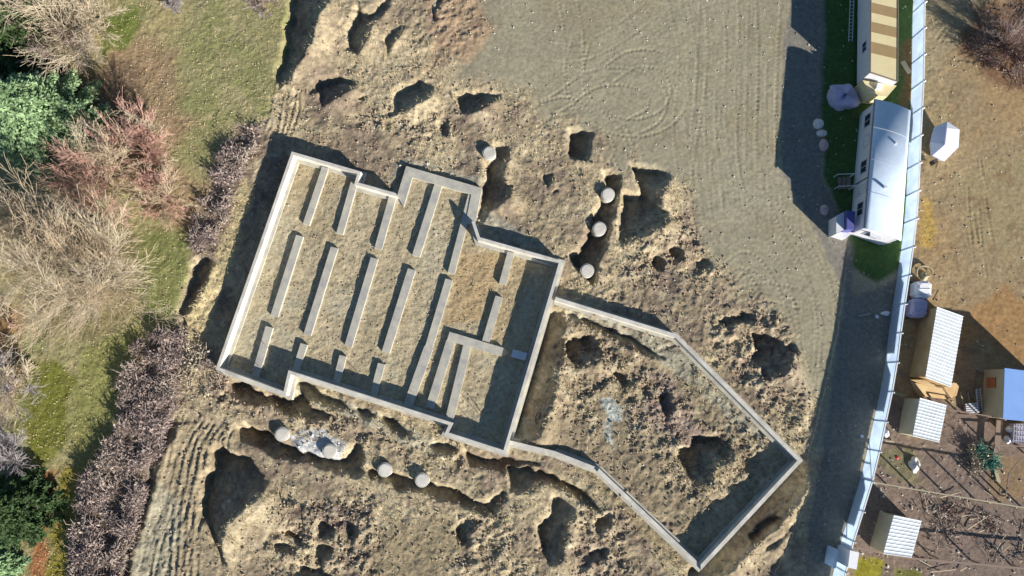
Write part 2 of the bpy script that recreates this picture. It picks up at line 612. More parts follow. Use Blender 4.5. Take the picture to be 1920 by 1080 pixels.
# relief
n1 = fbm(X, Y, 5.0, 3, 31)
n2 = fbm(X, Y, 1.3, 4, 37, 0.6)
n3 = fbm(X, Y, 0.5, 3, 41, 0.6)
ridg = 1 - np.abs(fbm(X, Y, 2.2, 4, 47, 0.55)) * 2.2
n4 = fbm(X * 0.6 + Y * 0.5, Y * 0.9 - X * 0.3, 0.7, 3, 61, 0.6)
rough_amt = np.clip(0.6 + 0.8 * fbm(X, Y, 7.0, 2, 53), 0.25, 1.3)
n5 = fbm(X, Y, 0.33, 2, 67, 0.6)
churn = zone([(1045, 600), (1180, 640), (1300, 760), (1330, 830), (1200, 860), (1060, 800), (1010, 790)], 1.5, 6)
for q in ([(520, 930), (700, 935), (720, 1000), (700, 1090), (520, 1090), (500, 1000)], [(860, 960), (960, 960), (970, 1070), (850, 1080)], [(1080, 950), (1170, 960), (1200, 1090), (1060, 1090)],
          [(700, 200), (880, 215), (850, 260), (640, 250)], [(1170, 430), (1360, 440), (1350, 520), (1160, 520)], [(1330, 580), (1500, 600), (1510, 840), (1440, 780), (1330, 660)],
          [(400, 690), (540, 760), (700, 800), (900, 850), (880, 870), (560, 800), (380, 740)], [(1260, 800), (1420, 800), (1440, 880), (1300, 960), (1240, 900)]):
    churn = np.clip(churn + zone(q, 1.5, 6), 0, 1)
lump1 = fbm(X * .9 + Y * .3, Y * 1.1 - X * .2, 1.1, 4, 101, 0.55)
lump2 = fbm(X, Y, 0.6, 3, 103, 0.6)
Z += z_rough * rough_amt * (0.12 * n2 + 0.075 * n3 + 0.05 * ridg + 0.07 * n4 + 0.05 * n5)
churn *= 1 - zone([(1115, 735), (1175, 735), (1180, 850), (1120, 850)], .5, 5)
crisp = np.abs(fbm(X * 1.1 - Y * .3, Y + X * .4, 1.5, 4, 107, 0.62))
Z += z_rough * churn * (0.26 * np.maximum(lump1, -.25) + 0.09 * lump2 + 0.04 * n5 + .22 * (crisp - .2))
Z += z_rough * (1 - churn) * .14 * (crisp - .2)
Z += z_rough * 0.05 * lump2
Z += z_rough * 0.08 * n1
Z += z_graded * (0.02 * n2 + 0.012 * n3 + 0.06 * n1 + 0.004 * n5)
Z += z_lawn * (0.04 * n2 + 0.05 * n3 + 0.05 * n1)
Z += z_east * (0.03 * n2 + 0.018 * n3 + 0.04 * n1)
Z += z_intb * (0.035 * n3 + 0.02 * n2)
nearw = blur(z_int, 12)
Z += RELIEF * (1 - z_intb)


def seg_info(poly, s):
    """distance to a polyline and length along it"""
    D = np.full(X[s].shape, 1e9)
    A = np.zeros(X[s].shape)
    L = 0.0
    for (xa, ya), (xb, yb) in zip(poly[:-1], poly[1:]):
        dx, dy = xb - xa, yb - ya
        l2 = dx * dx + dy * dy
        t = np.clip(((X[s] - xa) * dx + (Y[s] - ya) * dy) / l2, 0, 1)
        d = np.hypot(X[s] - xa - t * dx, Y[s] - ya - t * dy)
        k = d < D
        D = np.where(k, d, D)
        A = np.where(k, L + t * math.sqrt(l2), A)
        L += math.sqrt(l2)
    return D, A


def smooth_line(pts, n=8):
    out = []
    for i in range(len(pts) - 1):
        p0 = pts[max(i - 1, 0)]
        p1, p2 = pts[i], pts[i + 1]
        p3 = pts[min(i + 2, len(pts) - 1)]
        for k in range(n):
            t = k / n
            out.append(tuple(0.5 * (2 * p1[j] + (p2[j] - p0[j]) * t + (2 * p0[j] - 5 * p1[j] + 4 * p2[j] - p3[j]) * t * t
                                    + (3 * p1[j] - p0[j] - 3 * p2[j] + p3[j]) * t ** 3) for j in (0, 1)))
    out.append(pts[-1])
    return out


def track(pts, depth=0.06, w=0.22, gauge=1.7, lug=0.5, n=6):
    """wheel or crawler tracks pressed in the soil"""
    line = smooth_line(PP(pts), n)
    for sgn in ((-1, 1) if gauge else (0,)):
        off = []
        for i, (x, y) in enumerate(line):
            a = line[max(i - 1, 0)]
            b = line[min(i + 1, len(line) - 1)]
            dx, dy = b[0] - a[0], b[1] - a[1]
            l = math.hypot(dx, dy) or 1
            off.append((x - dy / l * sgn * gauge / 2, y + dx / l * sgn * gauge / 2))
        s = sub(off, 1.2)
        D, A = seg_info(off, s)
        fade = np.clip(0.75 + 0.7 * WXn[s], 0.1, 1)
        prof = -np.exp(-(D / w) ** 2) * (1 + lug * np.sin(A * 2 * math.pi / 0.42)) + 0.45 * np.exp(-((D - 1.9 * w) / (0.6 * w)) ** 2)
        Z[s] += depth * fade * prof


TR = [
    ([(1060, -20), (1075, 60), (1078, 130), (1092, 190), (1130, 225), (1190, 240), (1250, 220), (1275, 170), (1250, 120), (1190, 110), (1140, 140)], .05),
    ([(1000, 215), (1050, 190), (1110, 150), (1180, 145), (1230, 175), (1225, 215), (1180, 240)], .05),
    ([(1090, 75), (1075, 140), (1090, 200), (1140, 240), (1180, 320)], .05),
    ([(1330, -20), (1345, 80), (1335, 200), (1315, 320), (1320, 420), (1370, 500), (1400, 590)], .03),
    ([(1400, -20), (1405, 150), (1400, 300), (1440, 420), (1500, 540), (1520, 700), (1490, 830)], .035),
    ([(1265, -20), (1290, 110), (1280, 240), (1290, 340)], .03),
    ([(1440, 60), (1440, 300), (1500, 420), (1545, 560), (1545, 700)], .03),
    ([(1180, -10), (1220, 70), (1300, 150), (1340, 260), (1360, 380)], .03),
    ([(960, 40), (1010, 90), (1080, 100), (1150, 70), (1220, 20)], .03),
    ([(1360, 520), (1400, 490), (1440, 540), (1470, 620), (1500, 700)], .06),
    ([(1345, 560), (1390, 520), (1440, 545), (1500, 560)], .05),
    ([(1330, 600), (1380, 560), (1450, 550), (1480, 590)], .05),
    ([(990, 230), (1030, 205), (1070, 200), (1100, 225)], .07),
    ([(1010, 250), (1008, 350), (1000, 420)], .04),
    ([(1160, 250), (1170, 280), (1160, 310)], .05),
    ([(1470, 430), (1530, 520), (1560, 620), (1540, 760)], .04),
]
for pts, d_ in TR:
    track(pts, d_ * .5, .12, 1.7, .9)
for x_, ya_, yb_ in ((1806, 410, 470), (1814, 350, 500), (1826, 400, 480), (1836, 390, 520), (1848, 370, 450), (1838, 300, 360)):
    track([(x_, ya_), (x_ + 5, (ya_ + yb_) / 2), (x_ + 14, yb_)], .03, .1, 0, .6)
track([(1760, 75), (1785, 48), (1825, 40)], .03, .12, .5, .4)
for k in range(14):
    x_ = 1290 + k * 19
    track([(x_ + rng.uniform(-8, 8), rng.uniform(-30, 120)), (x_ - 6, 220), (x_ + rng.uniform(-6, 14), rng.uniform(300, 460))], rng.uniform(.008, .022), .13, 0, .3)
# deep ruts of the bulldozed strip at lower left
for k in range(13):
    o_ = k * 10.5 + rng.uniform(-3, 3)
    jj = rng.uniform(-5, 5, 6)
    track([(330 + o_ * 0.9 + jj[0], 778 + k * rng.uniform(0, 5)), (318 + o_ * .9 + jj[1], 830), (303 + o_ * .95 + jj[2], 900), (290 + o_ * .8 + jj[3], 960), (268 + o_ * .75 + jj[4], 1020), (252 + o_ * .75 + jj[5], 1095)], rng.uniform(.025, .07), rng.uniform(.08, .15), 0, .5)
for k in range(5):
    o_ = k * 13
    track([(380 + o_, 790), (352 + o_, 830), (330 + o_ * 1.1, 900), (322 + o_, 960), (315 + o_, 1090)], .07, .16, 0, .3)
for k in range(6):
    j1, j2, j3 = rng.uniform(-5, 5, 3)
    track([(508 + k * 11 + j1, 158 + rng.uniform(0, 14)), (503 + k * 11 + j2, 205), (488 + k * 12 + j3, 262 - rng.uniform(0, 12))], rng.uniform(.05, .11), rng.uniform(.1, .18), 0, .35)
for k in range(6):
    track([(1130 + k * 3, 1060 - k * 26), (1200 + 4 * k, 1040 - k * 30)], .04, .2, 0, .3)
# irregular scrapes in the disturbed ground
for _ in range(110):
    u, v = rng.uniform(380, 1500), rng.uniform(0, 1080)
    a = rng.uniform(-.9, .9) + (0.9 if rng.random() < .5 else 0)
    L = rng.uniform(20, 60)
    x_, y_, _z = P(u, v)
    i, j = int((x_ - x0d) / CELL), int((y_ - y0d) / CELL)
    if not (0 <= i < X.shape[1] and 0 <= j < X.shape[0]) or z_rough[j, i] < .7:
        continue
    track([(u, v), (u + L * .5 * math.cos(a) + rng.uniform(-6, 6), v + L * .5 * math.sin(a) + rng.uniform(-6, 6)), (u + L * math.cos(a), v + L * math.sin(a))],
          rng.uniform(.03, .08), rng.uniform(.10, .2), 0, .2, 4)

# keep the inside of the foundation level, drop the soil just under walls
Z = Z * (1 - z_intb) + (0.04 * n3 + 0.05 * n2 + .02 * n5) * z_intb
edge = np.clip((np.minimum(np.minimum(X - x0d, x1d - X), np.minimum(Y - y0d, y1d - Y))) / 3.0, 0, 1)
Z *= edge


def hz(x, y):
    i = (x - x0d) / CELL
    j = (y - y0d) / CELL
    if not (0 <= i < X.shape[1] - 1 and 0 <= j < X.shape[0] - 1):
        return 0.0
    return float(Z[int(j), int(i)])


def hza(x, y):
    i = np.clip(((x - x0d) / CELL).astype(int), 0, X.shape[1] - 1)
    j = np.clip(((y - y0d) / CELL).astype(int), 0, X.shape[0] - 1)
    return Z[j, i]


# ---- colours of the ground (albedo, with some shade painted in)
def lay(Cc, m, colr, k=1.0):
    m = (m * k)[..., None]
    return Cc * (1 - m) + np.array(colr) * m


fA = fbm(X, Y, 3.5, 4, 71)
fB = fbm(X, Y, 1.1, 4, 73)
fC = fbm(X, Y, 9.0, 3, 79)
fD = fbm(X, Y, 0.45, 3, 83)


def sm(a, lo, hi):
    t = np.clip((a - lo) / (hi - lo), 0, 1)
    return t * t * (3 - 2 * t)


CC = np.zeros(X.shape + (3,)) + np.array(c(170, 152, 120))
CC = lay(CC, sm(fA, -.1, .3), c(198, 180, 142))
CC = lay(CC, sm(-fA, .05, .45), c(146, 128, 108), .8)
CC = lay(CC, sm(fB, .1, .5), c(206, 190, 150), .6)
CC = lay(CC, sm(-fB, .2, .6), c(132, 114, 98), .6)
# greyer earth in the yard
CC = lay(CC, zone([(1040, 590), (1260, 650), (1440, 860), (1300, 1000), (1130, 870), (1000, 820)], 1.5, 10), c(160, 144, 112), .75)
CC = lay(CC, zone([(1180, 690), (1260, 690), (1330, 800), (1260, 850), (1190, 780)], 2.5, 8), c(146, 126, 116), .8)
CC = lay(CC, zone([(850, 960), (700, 1000), (690, 1090), (840, 1090), (870, 1010)], 2, 8), c(164, 148, 112), .8)
CC = lay(CC, zone([(320, 790), (420, 780), (470, 830), (400, 900), (400, 1090), (240, 1090), (290, 900)], 1, 6), c(166, 150, 118), .85)
CC = lay(CC, zone([(230, 1090), (300, 900), (340, 960), (330, 1090)], .6, 4), c(170, 164, 138), .7)
CC = lay(CC, zone([(555, 955), (600, 938), (660, 950), (700, 960), (680, 985), (620, 990), (560, 980)], 1, 4), c(110, 90, 84), .75)
CC = lay(CC, z_rough * churn * sm(lump2, .0, .4), c(196, 182, 148), .55)
CC = lay(CC, z_rough * churn * sm(-lump2, .1, .5), c(128, 108, 94), .55)
# graded dirt
g = np.array(c(164, 156, 130))[None, None, :] * (1 + 0.07 * fA + 0.05 * fB)[..., None]
CC = CC * (1 - z_graded[..., None]) + g * z_graded[..., None]
CC = lay(CC, z_graded * sm(fC, 0, .5), c(172, 165, 142), .5)
CC = lay(CC, z_graded * sm(-fA, .15, .5), c(160, 148, 120), .5)
# reddish straw patch near top
CC = lay(CC, zone([(800, 0), (900, -20), (930, 60), (880, 110), (800, 130)], 1.5, 8), c(190, 158, 122), .6)
# grass strip, and the east drive with its shade painted in
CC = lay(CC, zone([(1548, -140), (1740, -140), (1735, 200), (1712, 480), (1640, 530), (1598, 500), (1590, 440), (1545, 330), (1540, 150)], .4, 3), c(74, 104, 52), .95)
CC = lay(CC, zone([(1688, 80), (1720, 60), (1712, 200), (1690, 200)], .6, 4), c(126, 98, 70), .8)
CC = lay(CC, zone([(1500, -140), (1548, -140), (1540, 330), (1600, 460), (1600, 560), (1690, 520), (1640, 760), (1570, 1080), (1480, 1200), (1540, 860), (1565, 700), (1585, 540), (1465, 320), (1470, 80)], .3, 2), c(126, 124, 120), .7)  # shade tone painted over the same dirt, along the cast shadow
# lawn
lawn = np.zeros(X.shape + (3,)) + np.array(c(160, 154, 110))
lawn = lay(lawn, sm(fC, -.1, .4), c(170, 158, 114))
lawn = lay(lawn, sm(fA, .1, .5), c(140, 144, 92), .7)
lawn = lay(lawn, sm(fB + fD * .6, .1, .6), c(176, 164, 124), .6)
CC = CC * (1 - z_lawn[..., None]) + lawn * z_lawn[..., None]
CC = lay(CC, zone([(180, 105), (290, 90), (340, 170), (350, 260), (330, 300), (400, 380), (330, 430), (270, 300), (140, 260), (110, 150)], 3.5, 26), c(166, 134, 110), .65)
CC = lay(CC, zone([(200, 30), (260, 10), (270, 60), (230, 100), (190, 100)], 1, 6), c(104, 122, 52), .85)
CC = lay(CC, zone([(265, 440), (350, 420), (340, 560), (320, 610), (270, 620), (240, 590)], 1, 8), c(112, 126, 62), .6)
CC = lay(CC, zone([(50, 660), (140, 700), (120, 840), (60, 870), (30, 760)], 1, 6), c(112, 118, 40), .85)
CC = lay(CC, zone([(150, 640), (270, 620), (225, 760), (200, 850), (120, 900), (110, 1100), (90, 1100), (130, 860), (140, 720)], 1, 6), c(140, 142, 78), .7)
CC = lay(CC, zone([(118, 880), (160, 880), (135, 1000), (125, 1100), (85, 1100), (100, 960)], .8, 5), c(150, 136, 52), .8)
CC = lay(CC, zone([(60, 880), (105, 880), (90, 1000), (85, 1100), (55, 1100), (66, 980)], .5, 4), c(176, 116, 76), .9)
CC = lay(CC, zone([(0, 560), (50, 600), (40, 700), (20, 760), (-40, 700)], 1, 6), c(164, 120, 78), .7)
CC = lay(CC, zone([(130, 120), (250, 120), (280, 260), (140, 260)], 1, 6), c(96, 78, 70), .6)  # dark tone painted where the shrubs' shadow falls
CC = lay(CC, zone([(262, 640), (345, 622), (330, 760), (292, 860), (262, 960), (228, 1095), (130, 1095), (162, 900), (218, 810), (232, 735)], 1, 5), c(122, 106, 96), .85)
CC = lay(CC, zone([(455, 232), (490, 238), (440, 360), (385, 485), (360, 480), (395, 350), (440, 250)], .8, 4), c(128, 110, 98), .7)
CC = lay(CC, zone([(40, 400), (250, 400), (280, 520), (230, 620), (60, 620), (20, 500)], 2, 14), c(128, 118, 86), .6)
# straw bank between brambles and foundation
CC = lay(CC, zone([(455, 330), (480, 350), (440, 480), (395, 620), (360, 660), (345, 600), (395, 500), (430, 400)], .8, 4), c(206, 188, 136), .85)
# inside the foundation
fi = np.array(c(188, 174, 142))[None, None, :] * (1 + 0.10 * fB + 0.10 * fD)[..., None]
CC = CC * (1 - z_intb[..., None]) + fi * z_intb[..., None]
CC = lay(CC, z_intb * sm(fA, .05, .4), c(190, 182, 154), .6)
CC = lay(CC, z_intb * sm(-fA, .1, .5), c(172, 156, 122), .6)
CC = lay(CC, zone([(862, 470), (950, 480), (915, 600), (830, 610), (850, 540)], .3, 3), c(186, 160, 118), .75)
CC = lay(CC, z_intb * zone([(950, 480), (1000, 500), (950, 650), (920, 640)], .3, 3), c(180, 160, 122), .7)
# pale gravel patch, grey spill, stony fringes
CC = lay(CC, zone([(545, 822), (575, 805), (610, 812), (640, 835), (640, 860), (600, 858), (560, 848)], .6, 2), (0.5, 0.51, 0.51), .9)
CC = lay(CC, zone([(1125, 745), (1150, 742), (1168, 758), (1165, 785), (1148, 790), (1146, 815), (1158, 842), (1140, 830), (1130, 800), (1140, 775)], .5, 2), c(192, 200, 188), .95)
for q in ([(545, 715), (640, 750), (740, 785), (830, 830), (800, 850), (740, 815), (640, 775), (545, 735)],
          [(760, 292), (905, 335), (900, 345), (755, 304), (740, 350), (725, 345)],
          [(900, 390), (960, 420), (1040, 470), (1050, 480), (900, 440)],
          [(1060, 575), (1265, 645), (1430, 810), (1440, 850), (1260, 690), (1180, 640), (1070, 600)],
          [(970, 780), (1000, 790), (980, 840), (955, 830)]):
    CC = lay(CC, zone(q, .6, 3), c(178, 176, 152), .65)
CC = lay(CC, zone([(1130, 885), (1310, 1065), (1290, 1080), (1200, 1000), (1110, 900)], .5, 4), c(168, 150, 112), .8)
# east of the fence
east = np.array(c(166, 146, 112))[None, None, :] * (1 + 0.08 * fA + 0.06 * fB)[..., None]
east = lay(east, sm(fC, .0, .4), c(176, 148, 108), .7)
east = lay(east, sm(-fC, .0, .4), c(162, 150, 112), .6)
east = lay(east, sm(fB, .2, .55), c(146, 120, 90), .6)
CC = CC * (1 - z_east[..., None]) + east * z_east[..., None]
CC = lay(CC, z_east * zone([(1735, -100), (1860, -100), (1830, 40), (1780, 110), (1735, 150)], 1, 10), c(158, 146, 116), .8)
CC = lay(CC, zone([(1800, 60), (1830, 20), (1990, -60), (1990, 190), (1880, 150), (1800, 100)], 1.2, 8), c(128, 98, 78), .8)
CC = lay(CC, zone([(1728, 370), (1752, 370), (1750, 460), (1726, 460)], .8, 4), c(190, 158, 88), .9)
CC = lay(CC, zone([(1760, 600), (1900, 540), (2000, 620), (2000, 700), (1800, 640)], 1.5, 8), c(170, 130, 84), .7)
CC = lay(CC, zone([(1660, 740), (1800, 760), (2000, 760), (2000, 1200), (1580, 1200), (1620, 900)], 1.0, 6), c(134, 118, 108), .9)
CC = lay(CC, zone([(1655, 840), (1700, 835), (1740, 920), (1660, 900)], 1.5, 6), c(128, 124, 88), .7)
CC = lay(CC, zone([(1608, 1045), (1660, 1050), (1650, 1100), (1600, 1100)], .5, 3), c(150, 144, 40), .9)
CC = lay(CC, zone([(1680, 1062), (1730, 1070), (1720, 1100), (1675, 1100)], .5, 3), c(126, 128, 60), .9)
CC = lay(CC, zone([(1850, 850), (1990, 850), (1990, 940), (1850, 930)], 1, 6), c(152, 126, 92), .7)
fE = fbm(X, Y, 0.3, 2, 97)
CC *= (1 + 0.12 * fD + (.05 + .25 * z_rough + .08 * z_lawn) * fE)[..., None]
# earth colour darkens with depth in the hollows
depth_tone = np.clip(-RELIEF / 0.8, 0, 1) * (1 - z_intb)
CC = CC * (1 - 0.25 * depth_tone[..., None])
gl = CC.mean(-1, keepdims=True)
k_r = (z_rough * .12)[..., None]
CC = (CC * (1 - k_r) + gl * k_r) * (1 - .05 * z_rough[..., None])
CC = np.clip(CC, 0.01, 0.8)

# one sheet: dense in the survey area, stretching to the horizon
def stretch(a, n=14, f=1.55):
    lo, hi = a[0], a[-1]
    s1, s2 = [], []
    d = 1.2
    x, y = lo, hi
    for _ in range(n):
        x -= d
        y += d
        d *= f
        s1.append(x)
        s2.append(y)
    return np.array(s1[::-1] + list(a) + s2), n


ax, na = stretch(gx)
ay, nb = stretch(gy)
XX, YY = np.meshgrid(ax, ay)
ZZ = np.pad(Z, ((nb, nb), (na, na)), mode='constant')
CP = np.pad(CC, ((nb, nb), (na, na), (0, 0)), mode='edge')
fw = fbm(XX, YY, 14, 3, 91)
out = (XX < x0d) | (XX > x1d) | (YY < y0d) | (YY > y1d)
far = np.zeros_like(CP) + np.array(c(150, 142, 108))
far = far * (1 + 0.15 * fw)[..., None]
dist = np.maximum(np.maximum(x0d - XX, XX - x1d), np.maximum(y0d - YY, YY - y1d))
w_ = np.clip(dist / 6, 0, 1)[..., None]
CP = CP * (1 - w_) + far * w_
h_, wd = XX.shape
V = np.stack([XX, YY, ZZ], -1).reshape(-1, 3)
idx = np.arange(h_ * wd).reshape(h_, wd)
Q = np.stack([idx[:-1, :-1], idx[:-1, 1:], idx[1:, 1:], idx[1:, :-1]], -1).reshape(-1, 4)
gm = fast_mesh('ground', V, Q, True)
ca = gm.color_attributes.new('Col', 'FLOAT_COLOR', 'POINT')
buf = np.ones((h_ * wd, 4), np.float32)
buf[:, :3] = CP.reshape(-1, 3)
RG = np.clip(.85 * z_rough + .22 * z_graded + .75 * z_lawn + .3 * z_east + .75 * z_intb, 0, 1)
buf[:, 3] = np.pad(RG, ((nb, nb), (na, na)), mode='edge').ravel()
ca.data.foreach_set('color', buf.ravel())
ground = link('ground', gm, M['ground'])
tag(ground, kind='structure')

# ------------------------------------------------------------------ foundation
def offset_closed(pts, d):
    """inward offset (pts any winding)"""
    n = len(pts)
    sgn = 1 if area2(pts) > 0 else -1
    out_ = []
    for i in range(n):
        p0, p1, p2 = (Vector(pts[i - 1]), Vector(pts[i]), Vector(pts[(i + 1) % n]))
        a = (p1 - p0).normalized()
        b = (p2 - p1).normalized()
        na_ = Vector((-a.y, a.x)) * sgn
        nb_ = Vector((-b.y, b.x)) * sgn
        m = (na_ + nb_)
        m /= max(m.length_squared, .2)
        m *= 2
        m = (na_ + nb_).normalized() / max(0.35, (na_ + nb_).normalized().dot(na_))
        out_.append(tuple(p1 + m * d))
    return out_


def offset_open(pts, d):
    out_ = []
    n = len(pts)
    for i in range(n):
        p1 = Vector(pts[i])
        a = (p1 - Vector(pts[i - 1])).normalized() if i else None
        b = (Vector(pts[i + 1]) - p1).normalized() if i < n - 1 else None
        a = a or b
        b = b or a
        na_, nb_ = Vector((-a.y, a.x)), Vector((-b.y, b.x))
        m = (na_ + nb_).normalized()
        out_.append(tuple(p1 + m * d / max(.35, m.dot(na_))))
    return out_


fo = empty('house_foundation', P(720, 570, 0), 'large stepped pale concrete house foundation with rows of strip footings inside', 'foundation')
TH = 0.27
o_out = found_w
o_in = offset_closed(found_w, TH)
f_out = offset_closed(found_w, -0.28)
f_in = offset_closed(found_w, TH + 0.30)
n_ = len(o_out)
LOW = (3, 4, 5)
for i in range(n_):
    j = (i + 1) % n_
    low = i in LOW
    zt = 0.32 if low else WALL_H
    if low:
        low_in = offset_closed(found_w, 0.85)
        v, f = prism([o_out[i], o_out[j], low_in[j], low_in[i]], -0.4, zt)
        ob('low_wall', (v, f), M['concrete_grey'], fo)
    else:
        v, f = prism([o_out[i], o_out[j], o_in[j], o_in[i]], -0.4, zt)
        ob('wall', (v, f), M['concrete'], fo)
        v, f = prism([f_out[i], f_out[j], o_out[j], o_out[i]], -0.4, 0.16)
        v2, f2 = prism([o_in[i], o_in[j], f_in[j], f_in[i]], -0.4, 0.15)
        ob('wall_footing', merge((v, f), (v2, f2)), M['concrete_grey'], fo)

STR = [((610, 314), (574, 421), 13), ((562, 442), (514, 593), 14), ((505, 613), (478, 706), 14),
       ((664, 342), (637, 438), 13), ((627, 464), (576, 628), 14), ((570, 645), (553, 699), 13),
       ((737, 366), (709, 466), 14), ((702, 484), (653, 649), 14), ((643, 667), (628, 727), 13),
       ((824, 340), (780, 480), 15), ((772, 505), (723, 661), 15), ((715, 682), (697, 752), 13),
       ((884, 366), (846, 512), 13), ((842, 524), (804, 651), 14), ((804, 651), (762, 768), 17),
       ((846, 636), (806, 765), 16), ((877, 645), (841, 793), 15),
       ((958, 473), (942, 533), 13), ((936, 556), (911, 640), 14)]
for a, b, wpx in STR:
    pa, pb = P(*a, .26), P(*b, .26)
    d = Vector((pb[0] - pa[0], pb[1] - pa[1])).normalized()
    w2 = wpx / 21.0 / 2
    nn = Vector((-d.y, d.x)) * w2
    pts = [(pa[0] - nn.x, pa[1] - nn.y), (pb[0] - nn.x, pb[1] - nn.y), (pb[0] + nn.x, pb[1] + nn.y), (pa[0] + nn.x, pa[1] + nn.y)]
    k1 = Vector((pa[0], pa[1]))
    ob('strip_footing', prism(pts, -0.3, 0.262 + 0.003 * random.random()), M['concrete_grey'], fo)
ob('cross_footing', prism([P(843, 622, .28)[:2], P(944, 652, .28)[:2], P(940, 668, .28)[:2], P(838, 638, .28)[:2]], -0.3, 0.285), M['concrete_grey'], fo)
# pilaster bits along footing ends
# foam board lying in the shade
bo = ob('foam_board', prism([P(962, 655, .3)[:2], P(989, 662, .3)[:2], P(985, 676, .3)[:2], P(958, 669, .3)[:2]], 0.02, 0.32), M['siding'], None, P(974, 665, 0))
tag(bo, 'grey-blue slab lying in the shade beside the long right foundation wall', 'slab')

# shadow lines of debris poles, built as dark bars
k = 0
for a, b, lab in (((491, 640), (511, 660), 'thin dark bar drawing a shadow over the far left footing, upper one'),
                  ((479, 681), (500, 698), 'thin dark bar drawing a shadow across the far left footing near the lower wall'),
                  ((657, 683), (682, 712), 'thin dark bar drawing a shadow on gravel between the fourth and fifth footings'),
                  ((874, 748), (904, 783), 'dark bar drawing a shadow on gravel in the lower right bay, left of two parallel bars'),
                  ((889, 751), (906, 778), 'dark bar drawing a shadow on gravel in the lower right bay, right of two parallel bars'),
                  ((866, 770), (892, 800), 'dark bar drawing a shadow on gravel in the lower right bay, lowest one'),
                  ((768, 731), (782, 744), 'short dark bar drawing a shadow beside the lowest end of a strip footing')):
    o = ob('shadow_bar', bar(P(*a, .3), P(*b, .12), .035), M['wood_dark'], None, P(*a, 0))
    tag(o, lab, 'bar', 'dark bars drawing shadows in the foundation')

# yard wall
yw = empty('yard_wall', P(1270, 760, 0), 'narrow pale concrete wall enclosing the rough yard right of the foundation', 'wall')
YW = [(1041, 560), (1268, 630), (1500, 864), (1314, 1064), (1122, 882), (1040, 850), (955, 830)]
YH = 0.9
yp = [P(u, v, YH)[:2] for u, v in YW]
ya, yb = offset_open(yp, .16), offset_open(yp, -.16)
za, zb = offset_open(yp, .42), offset_open(yp, -.42)
for i in range(len(yp) - 1):
    zt = YH if i < 3 else (0.75 if i == 3 else 0.62)
    ob('wall', prism([ya[i], ya[i + 1], yb[i + 1], yb[i]], -0.6, zt), M['concrete'], yw)
    ob('wall_footing', merge(prism([za[i], za[i + 1], ya[i + 1], ya[i]], -0.6, .14), prism([yb[i], yb[i + 1], zb[i + 1], zb[i]], -0.6, .13)), M['concrete_grey'], yw)

# concrete piers
PIER = [(917, 286, 'standing alone in dry grass above the foundation'),
        (1140, 364, 'uppermost of the three in the dark trench'),
        (1124, 428, 'middle of the three in the dark trench'),
        (1101, 507, 'lowest of the three in the dark trench, near the wall corner'),
        (528, 814, 'leftmost in the lower trench, left of the white gravel'),
        (617, 846, 'in the lower trench, right of the white gravel'),
        (721, 881, 'left of the pair in the second lower trench'),
        (791, 900, 'right of the pair in the second lower trench')]
pr = None
for i, (u, v, lab) in enumerate(PIER):
    zt = 0.34
    loc = P(u, v, zt)
    e = empty('concrete_pier', (loc[0], loc[1], 0), 'round pale concrete pier ' + lab, 'pier', 'round concrete piers')
    if pr is None:
        body = ob('shaft', cyl(loc[0], loc[1], -1.4, zt, .62, 36, .03), M['pier'], e, (loc[0], loc[1], 0))
        cap = ob('cap', cyl(loc[0], loc[1], zt, zt + .035, .5, 36, .015), M['concrete'], e, (loc[0], loc[1], 0))
        pr = (body, cap)
    else:
        for o in pr:
            part_copy(o, e, (loc[0], loc[1], 0), random.random())

# ------------------------------------------------------------------ tube bundles (twigs)
def tubes(segs):
    S = np.asarray(segs, np.float64)
    p, q, r0, r1 = S[:, :3], S[:, 3:6], S[:, 6], S[:, 7]
    d = q - p
    d /= np.maximum(np.linalg.norm(d, axis=1, keepdims=True), 1e-6)
    up = np.where(np.abs(d[:, 2:3]) < .9, np.array([[0, 0, 1.0]]), np.array([[1.0, 0, 0]]))
    a = np.cross(d, up)
    a /= np.linalg.norm(a, axis=1, keepdims=True)
    b = np.cross(d, a)
    n = len(S)
    V = np.zeros((n, 6, 3))
    for k in range(3):
        t = 2 * math.pi * k / 3
        o = math.cos(t) * a + math.sin(t) * b
        V[:, k] = p + o * r0[:, None]
        V[:, 3 + k] = q + o * r1[:, None]
    base = (np.arange(n) * 6)[:, None]
    Fq = np.concatenate([base + np.array([[0, 1, 4, 3]]), base + np.array([[1, 2, 5, 4]]), base + np.array([[2, 0, 3, 5]])], 0)
    return V.reshape(-1, 3), Fq


def grow(segs, p, d, L, r, lev, maxlev, R, kids, upw, jit):
    n = 4 if lev < 2 else 3
    step = L / n
    p = Vector(p)
    d = Vector(d).normalized()
    for i in range(n):
        d = (d + Vector((R.gauss(0, jit), R.gauss(0, jit), R.gauss(0, jit) + upw))).normalized()
        q = p + d * step
        ra = r * (1 - i / (n + .6))
        rb = r * (1 - (i + 1) / (n + .6))
        segs.append((*p, *q, ra, rb, lev))
        if lev < maxlev:
            kk = kids[lev] / n
            m = int(kk) + (1 if R.random() < kk - int(kk) else 0)
            for _ in range(m):
                if lev == 0 and i == 0 and R.random() < .5:
                    continue
                t = R.random()
                bp = p.lerp(q, t)
                ax = Vector((R.gauss(0, 1), R.gauss(0, 1), R.gauss(0, 1) * .6)).normalized()
                nd = (d + ax * R.uniform(.42, .85)).normalized()
                grow(segs, bp, nd, L * R.uniform(.42, .68), max(rb * .6, .008), lev + 1, maxlev, R, kids, upw, jit)
        p = q


